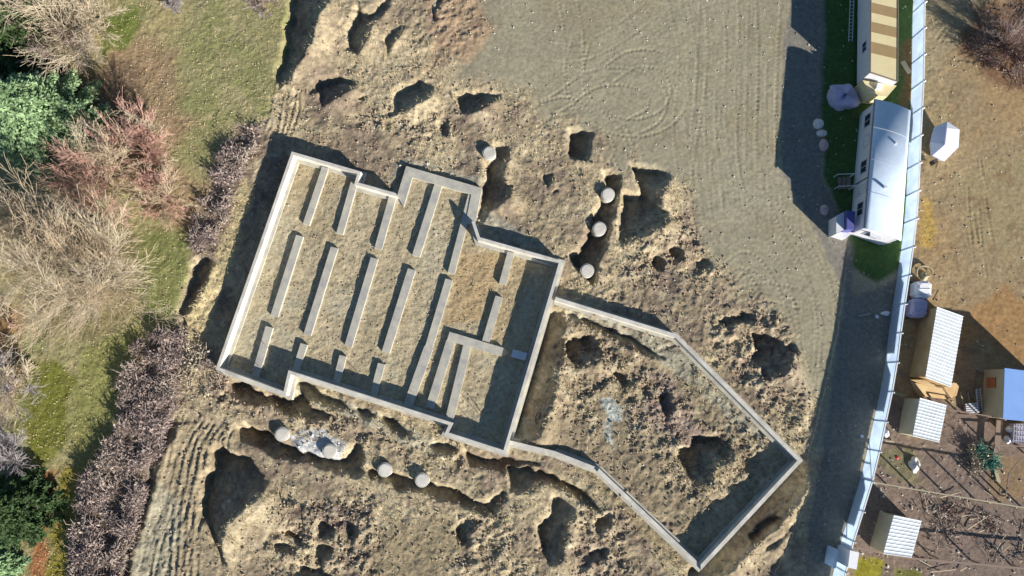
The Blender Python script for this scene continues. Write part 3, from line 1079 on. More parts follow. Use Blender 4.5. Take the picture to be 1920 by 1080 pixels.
def bare_tree(u, v, rad, height, nlimb, mtw, label, seed, name='bare_tree', cat='tree', kids=(7, 6, 5), lean=1.0, minr=.012, group=None, spread=(25, 72), trunk=True):
    R = random.Random(seed)
    x, y, _ = P(u, v, height * .35)
    z = hz(x, y)
    segs = []
    for i in range(nlimb):
        az = 2 * math.pi * (i + R.uniform(-.35, .35)) / nlimb
        el = math.radians(90 - R.uniform(*spread))
        d = Vector((math.cos(az) * math.cos(el), math.sin(az) * math.cos(el), math.sin(el)))
        L = rad / max(math.cos(el), .45) * R.uniform(.65, 1.0)
        L = min(L, height * 1.25)
        b = Vector((x, y, z + R.uniform(.2, .16 * height))) + Vector((R.uniform(-.15, .15), R.uniform(-.15, .15), 0))
        grow(segs, b, d, L, .04 + .012 * rad, 0, len(kids), R, kids, .015, .10)
    S = np.array(segs)
    S[:, 6] = np.maximum(S[:, 6], minr)
    S[:, 7] = np.maximum(S[:, 7], minr * .7)
    S[:, 2] = np.maximum(S[:, 2], z)
    S[:, 5] = np.maximum(S[:, 5], z)
    e = empty(name, (x, y, z), label, cat, group)
    tr = S[S[:, 8] < 1]
    tv, tf = tubes(tr)
    if trunk:
        t2, f2 = tubes([(x, y, z - .2, x, y, z + .2 * height, .06 + .03 * rad, .04 + .015 * rad)])
        tf = np.concatenate([tf, f2 + len(tv)])
        tv = np.concatenate([tv, t2])
    link('trunk', fast_mesh('trunk', tv, tf), M['bark'], e)
    tw = S[S[:, 8] >= 1]
    mats = mtw if isinstance(mtw, (list, tuple)) else [mtw]
    cv, cf = tubes(tw)
    me = fast_mesh('crown', cv, cf)
    for m in mats:
        me.materials.append(M[m])
    if len(mats) > 1:
        # clumps of differently coloured twigs
        cx_, cy_ = tw[:, 0], tw[:, 1]
        f = fbm(cx_, cy_, 3.0, 2, seed)
        mi = np.clip(((f + .5) * len(mats)).astype(int), 0, len(mats) - 1).astype(np.int32)
        me.polygons.foreach_set('material_index', np.concatenate([mi, mi, mi]))
    link('crown', me, None, e)
    return e


T3 = (8, 8, 9)
bare_tree(170, 515, 5.4, 5.0, 21, ['twig_tan', 'twig_yel', 'twig_tan'], 'largest bare tan tree spreading its twigs over the left lawn', 3, kids=(8, 7, 6), minr=.0125, spread=(22, 88))
bare_tree(138, 45, 3.4, 5.0, 20, ['twig_tan', 'twig_dust', 'twig_tan'], 'bare pale tree at the upper left corner above the spruce', 5, kids=(9, 7, 5), minr=.016, spread=(20, 85))
bare_tree(262, 278, 2.5, 2.6, 14, ['twig_red', 'twig_tan', 'twig_red'], 'reddish bare shrub at the top right of the shrub thicket', 9, 'bare_shrub', 'shrub', kids=(8, 7, 5), minr=.014, spread=(20, 80), group='reddish bare shrubs beside the spruce')
bare_tree(305, 372, 2.0, 2.2, 11, ['twig_red', 'twig_yel', 'twig_red'], 'reddish bare shrub nearest the lawn below the thicket', 15, 'bare_shrub', 'shrub', kids=(7, 7, 5), minr=.014, spread=(20, 85), group='reddish bare shrubs beside the spruce')
bare_tree(195, 335, 3.0, 3.4, 16, ['twig_tan', 'twig_yel', 'twig_red'], 'tan and red bare shrub between the spruce and the big tree', 19, 'bare_shrub', 'shrub', kids=(8, 7, 5), minr=.014, spread=(20, 80), group='reddish bare shrubs beside the spruce')
bare_tree(50, 430, 2.8, 4.0, 14, ['twig_yel', 'twig_tan'], 'bare olive-tan tree just below the spruce at the left edge', 23, kids=(8, 6, 5), minr=.014, spread=(20, 80))
bare_tree(5, 730, 2.6, 4.0, 16, ['twig_grey', 'twig_grey', 'twig_tan'], 'bare grey tree cut by the left edge beside the green lawn', 27, kids=(9, 7, 5), minr=.016, spread=(20, 85))
bare_tree(15, 850, 1.7, 2.6, 10, ['twig_grey'], 'smaller bare grey tree at the left edge above the evergreen', 28, kids=(7, 6, 5), minr=.014, spread=(20, 85))
bare_tree(325, 8, .9, 1.0, 9, ['twig_grey', 'twig_tan'], 'small whitish bush on the lawn at the top edge', 31, 'bare_shrub', 'shrub', kids=(6, 6, 4), minr=.016, spread=(30, 88))
bare_tree(492, 2, 1.2, 1.2, 10, ['twig_mauve', 'twig_grey'], 'low mauve-grey bush at the top edge by the dark ditch', 33, 'bare_shrub', 'shrub', kids=(7, 6, 4), minr=.015, spread=(30, 88))
bare_tree(1905, 80, 2.9, 3.6, 16, ['twig_brown', 'twig_mauve', 'twig_brown'], 'dark brown bare tree at the upper right corner', 35, kids=(8, 6, 5), minr=.013, spread=(20, 82))


def conifer(u, v, rad, height, label, seed, mtx, nb=260, up=.0):
    R = np.random.default_rng(seed)
    x, y, _ = P(u, v, height * .5)
    z = hz(x, y)
    e = empty('conifer', (x, y, z), label, 'conifer')
    tv, tf = tubes([(x, y, z - .2, x, y, z + height, .28, .03)])
    Vs, Fs = [], []
    segs = []
    cnt = 0
    for i in range(nb):
        t = (i / nb) ** .9
        hb = height * (.06 + .92 * t)
        L = rad * (1 - t) ** .75 * R.uniform(.75, 1.08) + .15
        az = i * 2.399963 + R.uniform(-.3, .3)
        dz = -.12 * L + R.uniform(-.1, .25)
        p0 = np.array([x, y, z + hb])
        p1 = p0 + np.array([math.cos(az) * L, math.sin(az) * L, dz])
        segs.append((*p0, *p1, .04, .012))
        m = int(22 * L) + 8
        s = R.uniform(.18, 1.0, m) ** .7
        side = R.normal(0, .11, m) * (1.15 - s) * L * .9 + R.normal(0, .08, m)
        c0 = p0 + s[:, None] * (p1 - p0) + np.stack([-math.sin(az) * side, math.cos(az) * side, -np.abs(side) * .25 + R.normal(0, .07, m)], 1)
        # short drooping sprays: two crossing leaf faces each
        for k in range(2):
            a2 = az + R.normal(0, .7, m)
            ln = R.uniform(.18, .42, m)
            dd = np.stack([np.cos(a2), np.sin(a2), R.normal(-.15, .35, m)], 1) * ln[:, None]
            ww = np.stack([-np.sin(a2), np.cos(a2), R.normal(0, .5, m)], 1) * R.uniform(.04, .10, m)[:, None]
            q = np.stack([c0 - ww, c0 + dd * .55 - ww * .9, c0 + dd, c0 + dd * .5 + ww], 1)
            Vs.append(q.reshape(-1, 3))
            cnt += m
    tv2, tf2 = tubes(segs)
    link('trunk', fast_mesh('trunk', np.concatenate([tv, tv2]), np.concatenate([tf, tf2 + len(tv)])), M['bark'], e)
    V = np.concatenate(Vs)
    V[:, 2] = np.maximum(V[:, 2], z + .02)
    link('crown', fast_mesh('crown', V, np.arange(len(V)).reshape(-1, 4)), M[mtx], e)
    return e


conifer(50, 208, 5.5, 8.5, 'big blue-green spruce at the left edge', 41, 'spruce', 300)
conifer(-30, 30, 4.5, 10, 'dark evergreen cut by the top left corner', 43, 'conifer', 260)
conifer(5, 960, 3.4, 5.5, 'dark green evergreen at the lower left corner', 45, 'conifer', 240)
conifer(-2, 1062, 1.6, 2.0, 'small bright green bush at the very bottom left corner', 47, 'spruce', 90)


# brambles: dense masses of arching canes
def bramble(polys, label, seed, n, hgt=1.1, mt='twig_mauve', name='bramble_thicket', mt2='twig_dust', cat='brambles'):
    R = np.random.default_rng(seed)
    poly = PP(polys)
    xs = [p[0] for p in poly]
    ys = [p[1] for p in poly]
    px = R.uniform(min(xs), max(xs), n * 6)
    py = R.uniform(min(ys), max(ys), n * 6)
    wx = fbm(px, py, 1.4, 3, seed)
    k = inpoly(px + .7 * wx, py + .7 * fbm(px, py, 1.4, 3, seed + 5), poly)
    px, py = px[k][:n], py[k][:n]
    gap = fbm(px, py, 1.1, 3, seed + 31)
    keep = gap > .03 + R.normal(0, .1, len(px))
    px, py = px[keep], py[keep]
    m = len(px)
    base = hza(px, py)
    mound = hgt * (0.45 + .75 * np.clip(fbm(px, py, 1.5, 3, seed + 9) + .35, 0, 1))
    az = R.uniform(0, 2 * math.pi, m)
    segs = []
    L = R.uniform(.25, .75, m)
    z0 = base + mound * R.uniform(.15, .95, m)
    p = np.stack([px, py, z0], 1)
    d = np.stack([np.cos(az), np.sin(az), R.normal(.25, .5, m)], 1)
    q = p + d * L[:, None] * .6
    d2 = d + np.stack([R.normal(0, .5, m), R.normal(0, .5, m), R.normal(-.5, .3, m)], 1)
    r = q + d2 * L[:, None] * .5
    w0 = R.uniform(.014, .03, m)
    S = np.concatenate([np.column_stack([p, q, w0, w0 * .8]), np.column_stack([q, r, w0 * .8, w0 * .4])])
    # upright stems that carry the canes
    k2 = R.random(m) < .25
    S = np.concatenate([S, np.column_stack([px[k2], py[k2], base[k2] - .05, p[k2], w0[k2], w0[k2]])])
    V, Fq = tubes(S)
    # withered leaves
    l = m
    c0 = q + R.normal(0, .12, (l, 3))
    a2 = R.uniform(0, 2 * math.pi, l)
    sz = R.uniform(.05, .11, l)
    u_ = np.stack([np.cos(a2), np.sin(a2), R.normal(0, .6, l)], 1) * sz[:, None]
    v_ = np.stack([-np.sin(a2), np.cos(a2), R.normal(0, .6, l)], 1) * sz[:, None] * .7
    LV = np.stack([c0 - u_, c0 - v_, c0 + u_, c0 + v_], 1).reshape(-1, 3)
    LF = np.arange(len(LV)).reshape(-1, 4) + len(V)
    me = fast_mesh(name, np.concatenate([V, LV]), np.concatenate([Fq, LF]))
    me.materials.append(M[mt])
    me.materials.append(M[mt2])
    npoly = len(Fq) + len(LF)
    cx_ = np.concatenate([S[:, 0]] * 3 + [c0[:, 0]])
    cy_ = np.concatenate([S[:, 1]] * 3 + [c0[:, 1]])
    mi = (fbm(cx_, cy_, 2.0, 3, seed + 2) > .12).astype(np.int32)
    me.polygons.foreach_set('material_index', mi[:npoly])
    o = link(name, me, None, None, (sum(xs) / len(xs), sum(ys) / len(ys), 0))
    tag(o, label, cat, kind='stuff')
    return o


bramble([(455, 232), (490, 238), (470, 300), (440, 360), (405, 440), (385, 485), (360, 480), (365, 420), (395, 350), (415, 290), (440, 250)],
        'leafless mauve bramble row between the lawn and the foundation', 51, 8500, .6)
bramble([(262, 640), (345, 622), (340, 690), (330, 760), (318, 800), (292, 860), (276, 930), (262, 960), (238, 1030), (228, 1095), (130, 1095), (148, 985), (162, 900), (196, 850), (218, 810), (232, 735)],
        'wide leafless mauve bramble thicket at the lower left', 53, 32000, .75)
bramble([(362, 640), (430, 700), (400, 760), (350, 740), (345, 690)], 'low brown weeds left of the foundation corner', 55, 2600, .4, 'twig_tan', 'weed_patch')
bramble([(1690, 930), (1830, 950), (1920, 975), (1990, 1040), (1900, 1060), (1760, 1045), (1735, 985)], 'tangle of dead brush right of the lowest shed', 57, 750, .22, 'twig_dust', 'brush_tangle', 'twig_brown')
bramble([(1833, 832), (1862, 836), (1864, 862), (1850, 874), (1830, 866)], 'tangled heap of blue-green netting by the pen posts', 62, 900, .7, 'tarp_green', 'net_heap', 'tarp_green', 'netting')
bramble([(1806, 835), (1830, 835), (1835, 880), (1815, 890)], 'dead brush beside the green netting', 58, 300, .3, 'twig_mauve', 'brush_tangle', 'twig_tan')
bramble([(1810, 20), (1990, 10), (1990, 180), (1890, 160), (1830, 110)], 'low dead brush beneath the dark tree at the upper right', 59, 3000, .35, 'twig_brown', 'brush_tangle', 'twig_mauve')
bramble([(2, 560), (30, 600), (50, 680), (20, 760), (-30, 740), (-30, 560)], 'rusty dead weeds along the left edge of the lawn', 60, 1200, .5, 'twig_red', 'weed_patch', 'twig_tan')


# ------------------------------------------------------------------ ground cover
def blades(name, mask_fn, n, h, w, mt, label, cat, seed, clump=1, lean=.6, flat=False):
    R = np.random.default_rng(seed)
    m = n // clump
    px = R.uniform(x0d + 2, x1d - 2, m * 3)
    py = R.uniform(y0d + 1, y1d - 1, m * 3)
    i = ((px - x0d) / CELL).astype(int)
    j = ((py - y0d) / CELL).astype(int)
    pr_ = mask_fn(j, i)
    k = R.random(len(px)) < pr_
    px, py = px[k][:m], py[k][:m]
    px = np.repeat(px, clump) + R.normal(0, .09, len(px) * clump)
    py = np.repeat(py, clump) + R.normal(0, .09, len(py) * clump)
    z = hza(px, py)
    l = len(px)
    a = R.uniform(0, 2 * math.pi, l)
    hh = R.uniform(.5, 1.2, l) * h
    ln = R.uniform(.2, 1.0, l) * lean
    if flat:
        c0 = np.stack([px, py, z + .03 + R.uniform(0, .04, l)], 1)
        u_ = np.stack([np.cos(a), np.sin(a), R.normal(0, .45, l)], 1) * (w * R.uniform(.6, 1.3, l))[:, None]
        v_ = np.stack([-np.sin(a), np.cos(a), R.normal(0, .45, l)], 1) * (w * R.uniform(.4, .9, l))[:, None]
        V = np.stack([c0 - u_, c0 - v_, c0 + u_, c0 + v_], 1).reshape(-1, 3)
        Fc = np.arange(len(V)).reshape(-1, 4)
    else:
        b = np.stack([px, py, z - .02], 1)
        s = np.stack([-np.sin(a), np.cos(a), np.zeros(l)], 1) * (w * R.uniform(.6, 1.4, l))[:, None]
        tip = b + np.stack([np.cos(a) * ln * hh * 1.6, np.sin(a) * ln * hh * 1.6, hh * (1 - .55 * ln)], 1)
        V = np.stack([b - s, b + s, tip], 1).reshape(-1, 3)
        Fc = np.arange(len(V)).reshape(-1, 3)
    o = link(name, fast_mesh(name, V, Fc), M[mt])
    tag(o, label, cat, kind='stuff')
    return o


straw_m = z_rough * sm(fA + .5 * fB, -.25, .35) * (1 - sm(np.clip(-RELIEF, 0, 2), .15, .5))
for q in ([(320, 790), (420, 780), (470, 830), (400, 900), (400, 1090), (240, 1090), (290, 900)], [(690, 1000), (850, 960), (870, 1010), (840, 1090), (690, 1090)]):
    straw_m = straw_m * (1 - .9 * zone(q, 1, 4))
straw_m = np.clip(straw_m + .8 * zone([(455, 330), (480, 350), (440, 480), (395, 620), (360, 660), (345, 600), (395, 500), (430, 400)], .8, 3), 0, 1) * (1 - z_intb)
blades('dry_grass', lambda j, i: straw_m[j, i], 70000, .3, .02, 'straw', 'dry yellow grass tufts on the disturbed ground', 'dry grass', 61, 5, .9)
blades('lawn_grass', lambda j, i: z_lawn[j, i], 100000, .08, .026, 'grass', 'short winter lawn grass at the left', 'grass', 63, 3, .9)
lf = z_lawn * np.clip(.45 + fA + .6 * fB, .12, 1)
blades('fallen_leaves', lambda j, i: lf[j, i], 34000, .1, .05, 'leaf', 'fallen leaves scattered over the lawn', 'leaves', 65, 1, flat=True)
z_strip = zone([(1548, -140), (1715, -140), (1712, 200), (1690, 480), (1640, 520), (1598, 500), (1590, 440), (1545, 330), (1540, 150)], .4, 2)
blades('green_grass', lambda j, i: z_strip[j, i], 14000, .12, .02, 'grass_g', 'green grass strip shaded by the mobile home', 'grass', 67, 3)
z_or = zone([(1728, 370), (1752, 370), (1750, 460), (1726, 460)], .8, 2)
blades('orange_weeds', lambda j, i: z_or[j, i], 900, .25, .03, 'orange', 'orange-yellow weeds growing along the white fence', 'weeds', 69, 4)


def stones(name, mask_fn, n, r, mt, label, seed):
    R = np.random.default_rng(seed)
    px = R.uniform(x0d + 2, x1d - 2, n * 6)
    py = R.uniform(y0d + 1, y1d - 1, n * 6)
    i = ((px - x0d) / CELL).astype(int)
    j = ((py - y0d) / CELL).astype(int)
    k = R.random(len(px)) < mask_fn(j, i)
    px, py = px[k][:n], py[k][:n]
    l = len(px)
    z = hza(px, py)
    rr = r * R.uniform(.4, 1.0, l) ** 1.6 * 1.4
    dirs = np.array([(1, 0, 0), (0, 1, 0), (-1, 0, 0), (0, -1, 0), (0, 0, .8), (0, 0, -.6)], float)
    V = dirs[None] * rr[:, None, None] * R.uniform(.6, 1.3, (l, 6, 1)) + np.stack([px, py, z + .3 * rr], 1)[:, None, :]
    V += R.normal(0, .15, V.shape) * rr[:, None, None]
    b = (np.arange(l) * 6)[:, None]
    fs = [(0, 1, 4), (1, 2, 4), (2, 3, 4), (3, 0, 4), (1, 0, 5), (2, 1, 5), (3, 2, 5), (0, 3, 5)]
    Fc = np.concatenate([b + np.array([f]) for f in fs])
    o = link(name, fast_mesh(name, V.reshape(-1, 3), Fc), M[mt])
    tag(o, label, 'stones', kind='stuff')


all_m = np.clip(z_rough * .8 + z_graded * .6 + z_east * .5 + .2 * z_intb, 0, 1)
stones('loose_stones', lambda j, i: all_m[j, i] * .5, 3600, .07, 'stone', 'small pale stones scattered over the bare dirt', 71)
M['clod'] = mat('earth_clods', c(186, 166, 136), 0.95, 0.3, 1.5, spec=0.1, col2=c(160, 142, 120))
stones('earth_clods', lambda j, i: (z_rough * (.15 + .6 * churn))[j, i], 15000, .10, 'clod', 'clods of dug earth on the churned ground', 77)
stones('floor_gravel', lambda j, i: z_intb[j, i] * .9, 5000, .06, 'clod', 'coarse gravel on the foundation floor', 78)
gp = zone([(545, 822), (575, 805), (610, 812), (640, 835), (640, 860), (600, 858), (560, 848)], .6, 1)
stones('white_gravel', lambda j, i: gp[j, i], 700, .11, 'siding', 'white gravel between two piers in the lower trench', 73)
sp = zone([(715, 780), (775, 800), (835, 835), (800, 848), (745, 815)], .5, 1) + zone([(758, 294), (820, 310), (800, 318), (755, 306), (742, 345), (732, 345)], .4, 1) + zone([(540, 712), (560, 722), (580, 735), (560, 738)], .4, 1)
stones('rubble', lambda j, i: np.clip(sp[j, i], 0, 1), 700, .14, 'stone', 'pale rubble heaped against the foundation walls', 75)

# ------------------------------------------------------------------ white fence
fe = empty('vinyl_fence', P(1690, 600, 0), 'long white panel fence curving down the right side', 'fence')
line = smooth_line([P(float(a), float(b), FENCE_H)[:2] for a, b in zip(xf, yf)], 6)
acc = [line[0]]
tot = 0
stepL = 2.55
pts_f = [line[0]]
need = stepL
for a, b in zip(line[:-1], line[1:]):
    d = math.hypot(b[0] - a[0], b[1] - a[1])
    pos = 0
    while d - pos >= need:
        pos += need
        t = pos / d
        pts_f.append((a[0] + (b[0] - a[0]) * t, a[1] + (b[1] - a[1]) * t))
        need = stepL
    need -= d - pos
post0 = None
for i, p in enumerate(pts_f):
    q = pts_f[min(i + 1, len(pts_f) - 1)]
    pq = pts_f[max(i - 1, 0)]
    ang = math.atan2(q[1] - pq[1], q[0] - pq[0])
    pex = (p[0] + abs(math.sin(ang)) * .1, p[1] - math.copysign(1, math.sin(ang)) * math.cos(ang) * .1)
    if post0 is None:
        pc_ = p
        v1 = obox(p[0], p[1], -.2, FENCE_H + .06, .09, .09)
        b = [(p[0] + sx * .06, p[1] + sy * .06, FENCE_H + .06) for sx, sy in ((-1, -1), (1, -1), (1, 1), (-1, 1))]
        cap = (b + [(p[0], p[1], FENCE_H + .14)], [(0, 1, 4), (1, 2, 4), (2, 3, 4), (3, 0, 4), (3, 2, 1, 0)])
        post0 = ob('post', merge(v1, cap), M['vinyl_solid'], fe, (p[0], p[1], 0))
        post0.location += Vector((pex[0] - p[0], pex[1] - p[1], 0))
        post0.rotation_euler = (0, 0, ang)
    else:
        part_copy(post0, fe, (pex[0], pex[1], 0), ang)
    if i < len(pts_f) - 1:
        a2 = math.atan2(q[1] - p[1], q[0] - p[0])
        dx, dy = math.cos(a2) * .004, math.sin(a2) * .004
        A_, B_ = (p[0] + dx, p[1] + dy), (q[0] - dx, q[1] - dy)
        pl = bar((*A_, .95), (*B_, .95), .035, 1.78)
        # shallow vertical board grooves
        ob('panel', pl, M['vinyl'], fe)
        ob('top_rail', merge(bar((*A_, FENCE_H - .07), (*B_, FENCE_H - .07), .09, .12)), M['vinyl_solid'], fe)
gt = empty('gate_pillar', P(1585, 1050, 0), 'white boxed gate pillars at the lower end of the white fence', 'gate')
ob('pillar', prism([P(1594, 1032, 2.1)[:2], P(1611, 1036, 2.1)[:2], P(1606, 1068, 2.1)[:2], P(1590, 1064, 2.1)[:2]], -.1, 2.1), M['vinyl_solid'], gt)
ob('pillar', prism([P(1568, 1031, 1.6)[:2], P(1574, 1032, 1.6)[:2], P(1567, 1066, 1.6)[:2], P(1562, 1065, 1.6)[:2]], -.1, 1.6), M['vinyl'], gt)

# ------------------------------------------------------------------ mobile home
mh = empty('mobile_home', P(1655, 330, 0), 'long white mobile home with curved pale roof beside the white fence', 'mobile home')
HE = 3.0
TLr, TRr, BRr, BLr = [Vector(P(u, v, HE)[:2]) for u, v in ((1641, 186), (1707, 208), (1689, 452), (1621, 428))]
ins = .14
ex = (TRr - TLr).normalized()
ey = (TLr - BLr).normalized()
wTL, wTR, wBR, wBL = TLr + ex * ins - ey * ins, TRr - ex * ins - ey * ins, BRr - ex * ins + ey * ins, BLr + ex * ins + ey * ins


def wallseg(name, a, b, z0, z1, th, m, parent):
    a, b = Vector(a), Vector(b)
    d = (b - a).normalized()
    n = Vector((-d.y, d.x)) * th
    return ob(name, prism([a, b, b + n, a + n], z0, z1), m, parent)


# walls butt: long walls full, end walls between
wallseg('side_wall', wTL, wBL, 0.45, HE, .1, M['siding'], mh)
wallseg('side_wall', wBR, wTR, 0.45, HE, .1, M['siding'], mh)
wallseg('end_wall', wBL + ex * .1, wBR - ex * .1, 0.45, HE, .1, M['siding'], mh)
wallseg('end_wall', wTR - ex * .1, wTL + ex * .1, 0.45, HE, .1, M['siding'], mh)
ob('skirting', prism([wTL + ex * .06 - ey * .06, wTR - ex * .06 - ey * .06, wBR - ex * .06 + ey * .06, wBL + ex * .06 + ey * .06], -.2, .45), M['trim'], mh)
# curved roof
nseg = 10
V, Fc = [], []
for kx in range(nseg + 1):
    t = kx / nseg
    h = HE + .06 + 0.24 * (1 - (2 * t - 1) ** 2)
    a = TLr.lerp(TRr, t)
    b = BLr.lerp(BRr, t)
    V += [(a.x, a.y, h), (b.x, b.y, h), (a.x, a.y, h - .07), (b.x, b.y, h - .07)]
for kx in range(nseg):
    o0, o1 = 4 * kx, 4 * (kx + 1)
    Fc += [(o0, o0 + 1, o1 + 1, o1), (o0 + 2, o1 + 2, o1 + 3, o0 + 3), (o0, o1, o1 + 2, o0 + 2), (o0 + 1, o0 + 3, o1 + 3, o1 + 1)]
Fc += [(0, 2, 3, 1), (4 * nseg, 4 * nseg + 1, 4 * nseg + 3, 4 * nseg + 2)]
ob('roof', (V, Fc), M['white_roof'], mh, smooth=True)
gut = ob('gutter', bar((TLr.x - ex.x * .05, TLr.y - ex.y * .05, HE), (BLr.x - ex.x * .05, BLr.y - ex.y * .05, HE), .08, .08), M['dark_trim'], mh)
for t_ in (.22, .47, .72):
    pa_, pb_ = TLr.lerp(BLr, t_), TRr.lerp(BRr, t_)
    sv = []
    for kx in range(nseg):
        u0, u1 = kx / nseg, (kx + 1) / nseg
        a_, b_ = pa_.lerp(pb_, u0), pa_.lerp(pb_, u1)
        sv.append(bar((a_.x, a_.y, HE + .065 + 0.24 * (1 - (2 * u0 - 1) ** 2)), (b_.x, b_.y, HE + .065 + 0.24 * (1 - (2 * u1 - 1) ** 2)), .035, .02))
    ob('roof_seam', merge(*sv), M['trim'], mh)
ob('roof_vent', merge(cyl(*(TLr.lerp(TRr, .4) + (BLr - TLr) * .66), HE + .22, HE + .52, .13, 12)), M['trim'], mh)
ob('roof_vent', merge(cyl(*(TLr.lerp(TRr, .6) + (BLr - TLr) * .3), HE + .22, HE + .55, .1, 12), ), M['trim'], mh)
# gable fill of the end walls under the curve
for A_, B_, s in ((wBL, wBR, 1), (wTL, wTR, -1)):
    vs = []
    n9 = 8
    for kx in range(n9 + 1):
        t = kx / n9
        p = A_.lerp(B_, t)
        hh = HE + .21 * (1 - (2 * t - 1) ** 2)
        vs.append((p, hh))
    V, Fc = [], []
    off = ey * .09 * s
    for p, hh in vs:
        V += [(p.x, p.y, HE), (p.x, p.y, hh), (p.x + off.x, p.y + off.y, HE), (p.x + off.x, p.y + off.y, hh)]
    for kx in range(n9):
        o0, o1 = 4 * kx, 4 * kx + 4
        Fc += [(o0, o1, o1 + 1, o0 + 1), (o0 + 2, o0 + 3, o1 + 3, o1 + 2)]
    ob('gable', (V, Fc), M['siding'], mh)


def window(parent, a, b, t, wid, z0, z1, nrm, panes=2, m='glass'):
    """window on the wall a->b at share t"""
    d = (b - a).normalized()
    cpt = a.lerp(b, t)
    p0, p1 = cpt - d * wid / 2, cpt + d * wid / 2
    n = nrm.normalized()
    fr = []
    e = .07
    for (q0, q1, y0_, y1_) in ((p0, p0 + d * e, z0, z1), (p1 - d * e, p1, z0, z1), (p0 + d * e, p1 - d * e, z0, z0 + e), (p0 + d * e, p1 - d * e, z1 - e, z1)):
        fr.append(prism([q0, q1, q1 + n * .05, q0 + n * .05], y0_, y1_))
    for k_ in range(1, panes):
        cm = p0.lerp(p1, k_ / panes)
        fr.append(prism([cm - d * .02, cm + d * .02, cm + d * .02 + n * .04, cm - d * .02 + n * .04], z0 + e, z1 - e))
    fo_ = ob('window', merge(*fr), M['trim'], parent)
    ob('pane', prism([p0 + d * e, p1 - d * e, p1 - d * e + n * .02, p0 + d * e + n * .02], z0 + e, z1 - e), M[m], fo_)
    return fo_


for t, w_m in ((.11, 1.25), (.49, 1.25), (.83, 1.3)):
    window(mh, wTL, wBL, t, w_m, 1.15, 2.25, -ex)
window(mh, wTL, wBL, .28, 1.1, 1.3, 2.3, -ex, 2, 'siding')
dr = ob('door', prism([wTL.lerp(wBL, .635) - ex * .04, wTL.lerp(wBL, .71) - ex * .04, wTL.lerp(wBL, .71), wTL.lerp(wBL, .635)], .55, 2.45), M['trim'], mh)
ob('handle', bar((*(wTL.lerp(wBL, .70) - ex * .07), 1.35), (*(wTL.lerp(wBL, .70) - ex * .07), 1.5), .04), M['dark_trim'], dr)
for t in (.60,):
    p = wTL.lerp(wBL, t) - ex * .03
    ob('downpipe', bar((p.x, p.y, .5), (p.x, p.y, 2.6), .07), M['dark_trim'], mh)
# marks on the sunlit end wall: a window with shade of its hood
window(mh, wBL, wBR, .40, 1.3, 1.2, 2.1, -ey)
ob('door_hood', prism([wBL.lerp(wBR, .25) - ey * .0, wBL.lerp(wBR, .58), wBL.lerp(wBR, .58) - ey * .4, wBL.lerp(wBR, .25) - ey * .4], 2.28, 2.34), M['trim'], mh)

# entry addition at the lower left corner
ad = empty('entry_porch', P(1580, 420, 0), 'small white entry box with blue roof against the mobile home', 'porch')
A0 = [Vector(P(u, v, 1.5)[:2]) for u, v in ((1568, 406), (1583, 397), (1583, 431), (1568, 438))]
ob('wall', prism(A0, -.1, 1.5), M['siding'], ad)
A1 = [Vector(P(u, v, 1.9)[:2]) for u, v in ((1588, 394), (1604, 397), (1601, 431), (1588, 430))]
ob('roof_box', prism(A1, -.1, 1.9), M['blue_door'], ad)
A2 = [Vector(P(u, v, .8)[:2]) for u, v in ((1565, 440), (1583, 432), (1600, 436), (1586, 447))]
ob('landing', prism(A2, -.1, .8), M['siding'], ad)

# steps with handrails
stp = empty('steps', P(1583, 345, 0), 'small wooden steps with thin rails at the mobile home door', 'steps')
q0 = Vector(P(1592, 345, 0)[:2])
for i in range(3):
    cx, cy = q0.x - .25 - .32 * i, q0.y
    ob('tread', obox(cx, cy, .42 - .16 * i, .48 - .16 * i, .3, 1.1, -.1), M['wood'], stp)
for s in (-.55, .55):
    ob('rail', merge(bar((q0.x, q0.y + s, 1.35), (q0.x - 1.35, q0.y + s + .1, .8), .06), bar((q0.x - 1.35, q0.y + s + .1, 0), (q0.x - 1.35, q0.y + s + .1, .82), .06),
                     bar((q0.x - .1, q0.y + s, .0), (q0.x - .1, q0.y + s, 1.32), .06)), M['trim'], stp)

# ------------------------------------------------------------------ trailer with shadow bands on its roof
tr = empty('cream_trailer', P(1650, 70, 0), 'long cream roofed trailer with shadow bands painted in tan above the mobile home', 'trailer')
TH_ = 2.75
tl, tR, br, bl = [Vector(P(u, v, TH_)[:2]) for u, v in ((1634, -95), (1684, -95), (1683, 153), (1632, 136))]
ob('body', prism([tl, tR, br, bl], .35, TH_ - .06), M['siding'], tr)
ob('chassis', prism([tl.lerp(tR, .1), tl.lerp(tR, .9), bl.lerp(br, .9), bl.lerp(br, .1)], -.1, .35), M['dark_trim'], tr)
e0 = (tR - tl).normalized()
bands = [(-95, -78, 0), (-78, -61, 1), (-61, -38, 0), (-38, -20, 1), (-20, 6, 0), (6, 25, 1), (25, 42, 0), (42, 61, 1), (61, 79, 0), (79, 100, 1), (100, 153, 0)]  # tan bands stand for shadows across the roof, put into panel colour
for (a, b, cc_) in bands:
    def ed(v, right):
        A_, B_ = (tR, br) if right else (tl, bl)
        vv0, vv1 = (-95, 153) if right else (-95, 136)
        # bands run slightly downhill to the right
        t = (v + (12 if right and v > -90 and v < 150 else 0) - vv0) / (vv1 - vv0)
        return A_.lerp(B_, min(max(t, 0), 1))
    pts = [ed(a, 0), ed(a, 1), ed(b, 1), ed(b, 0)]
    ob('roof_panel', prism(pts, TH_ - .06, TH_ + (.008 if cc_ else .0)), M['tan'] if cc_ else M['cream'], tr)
ob('roof_edge', merge(bar((*tl, TH_), (*bl, TH_), .07, .09), bar((*tR, TH_), (*br, TH_), .07, .09), bar((*bl, TH_), (*br, TH_), .07, .09)), M['wood'], tr)
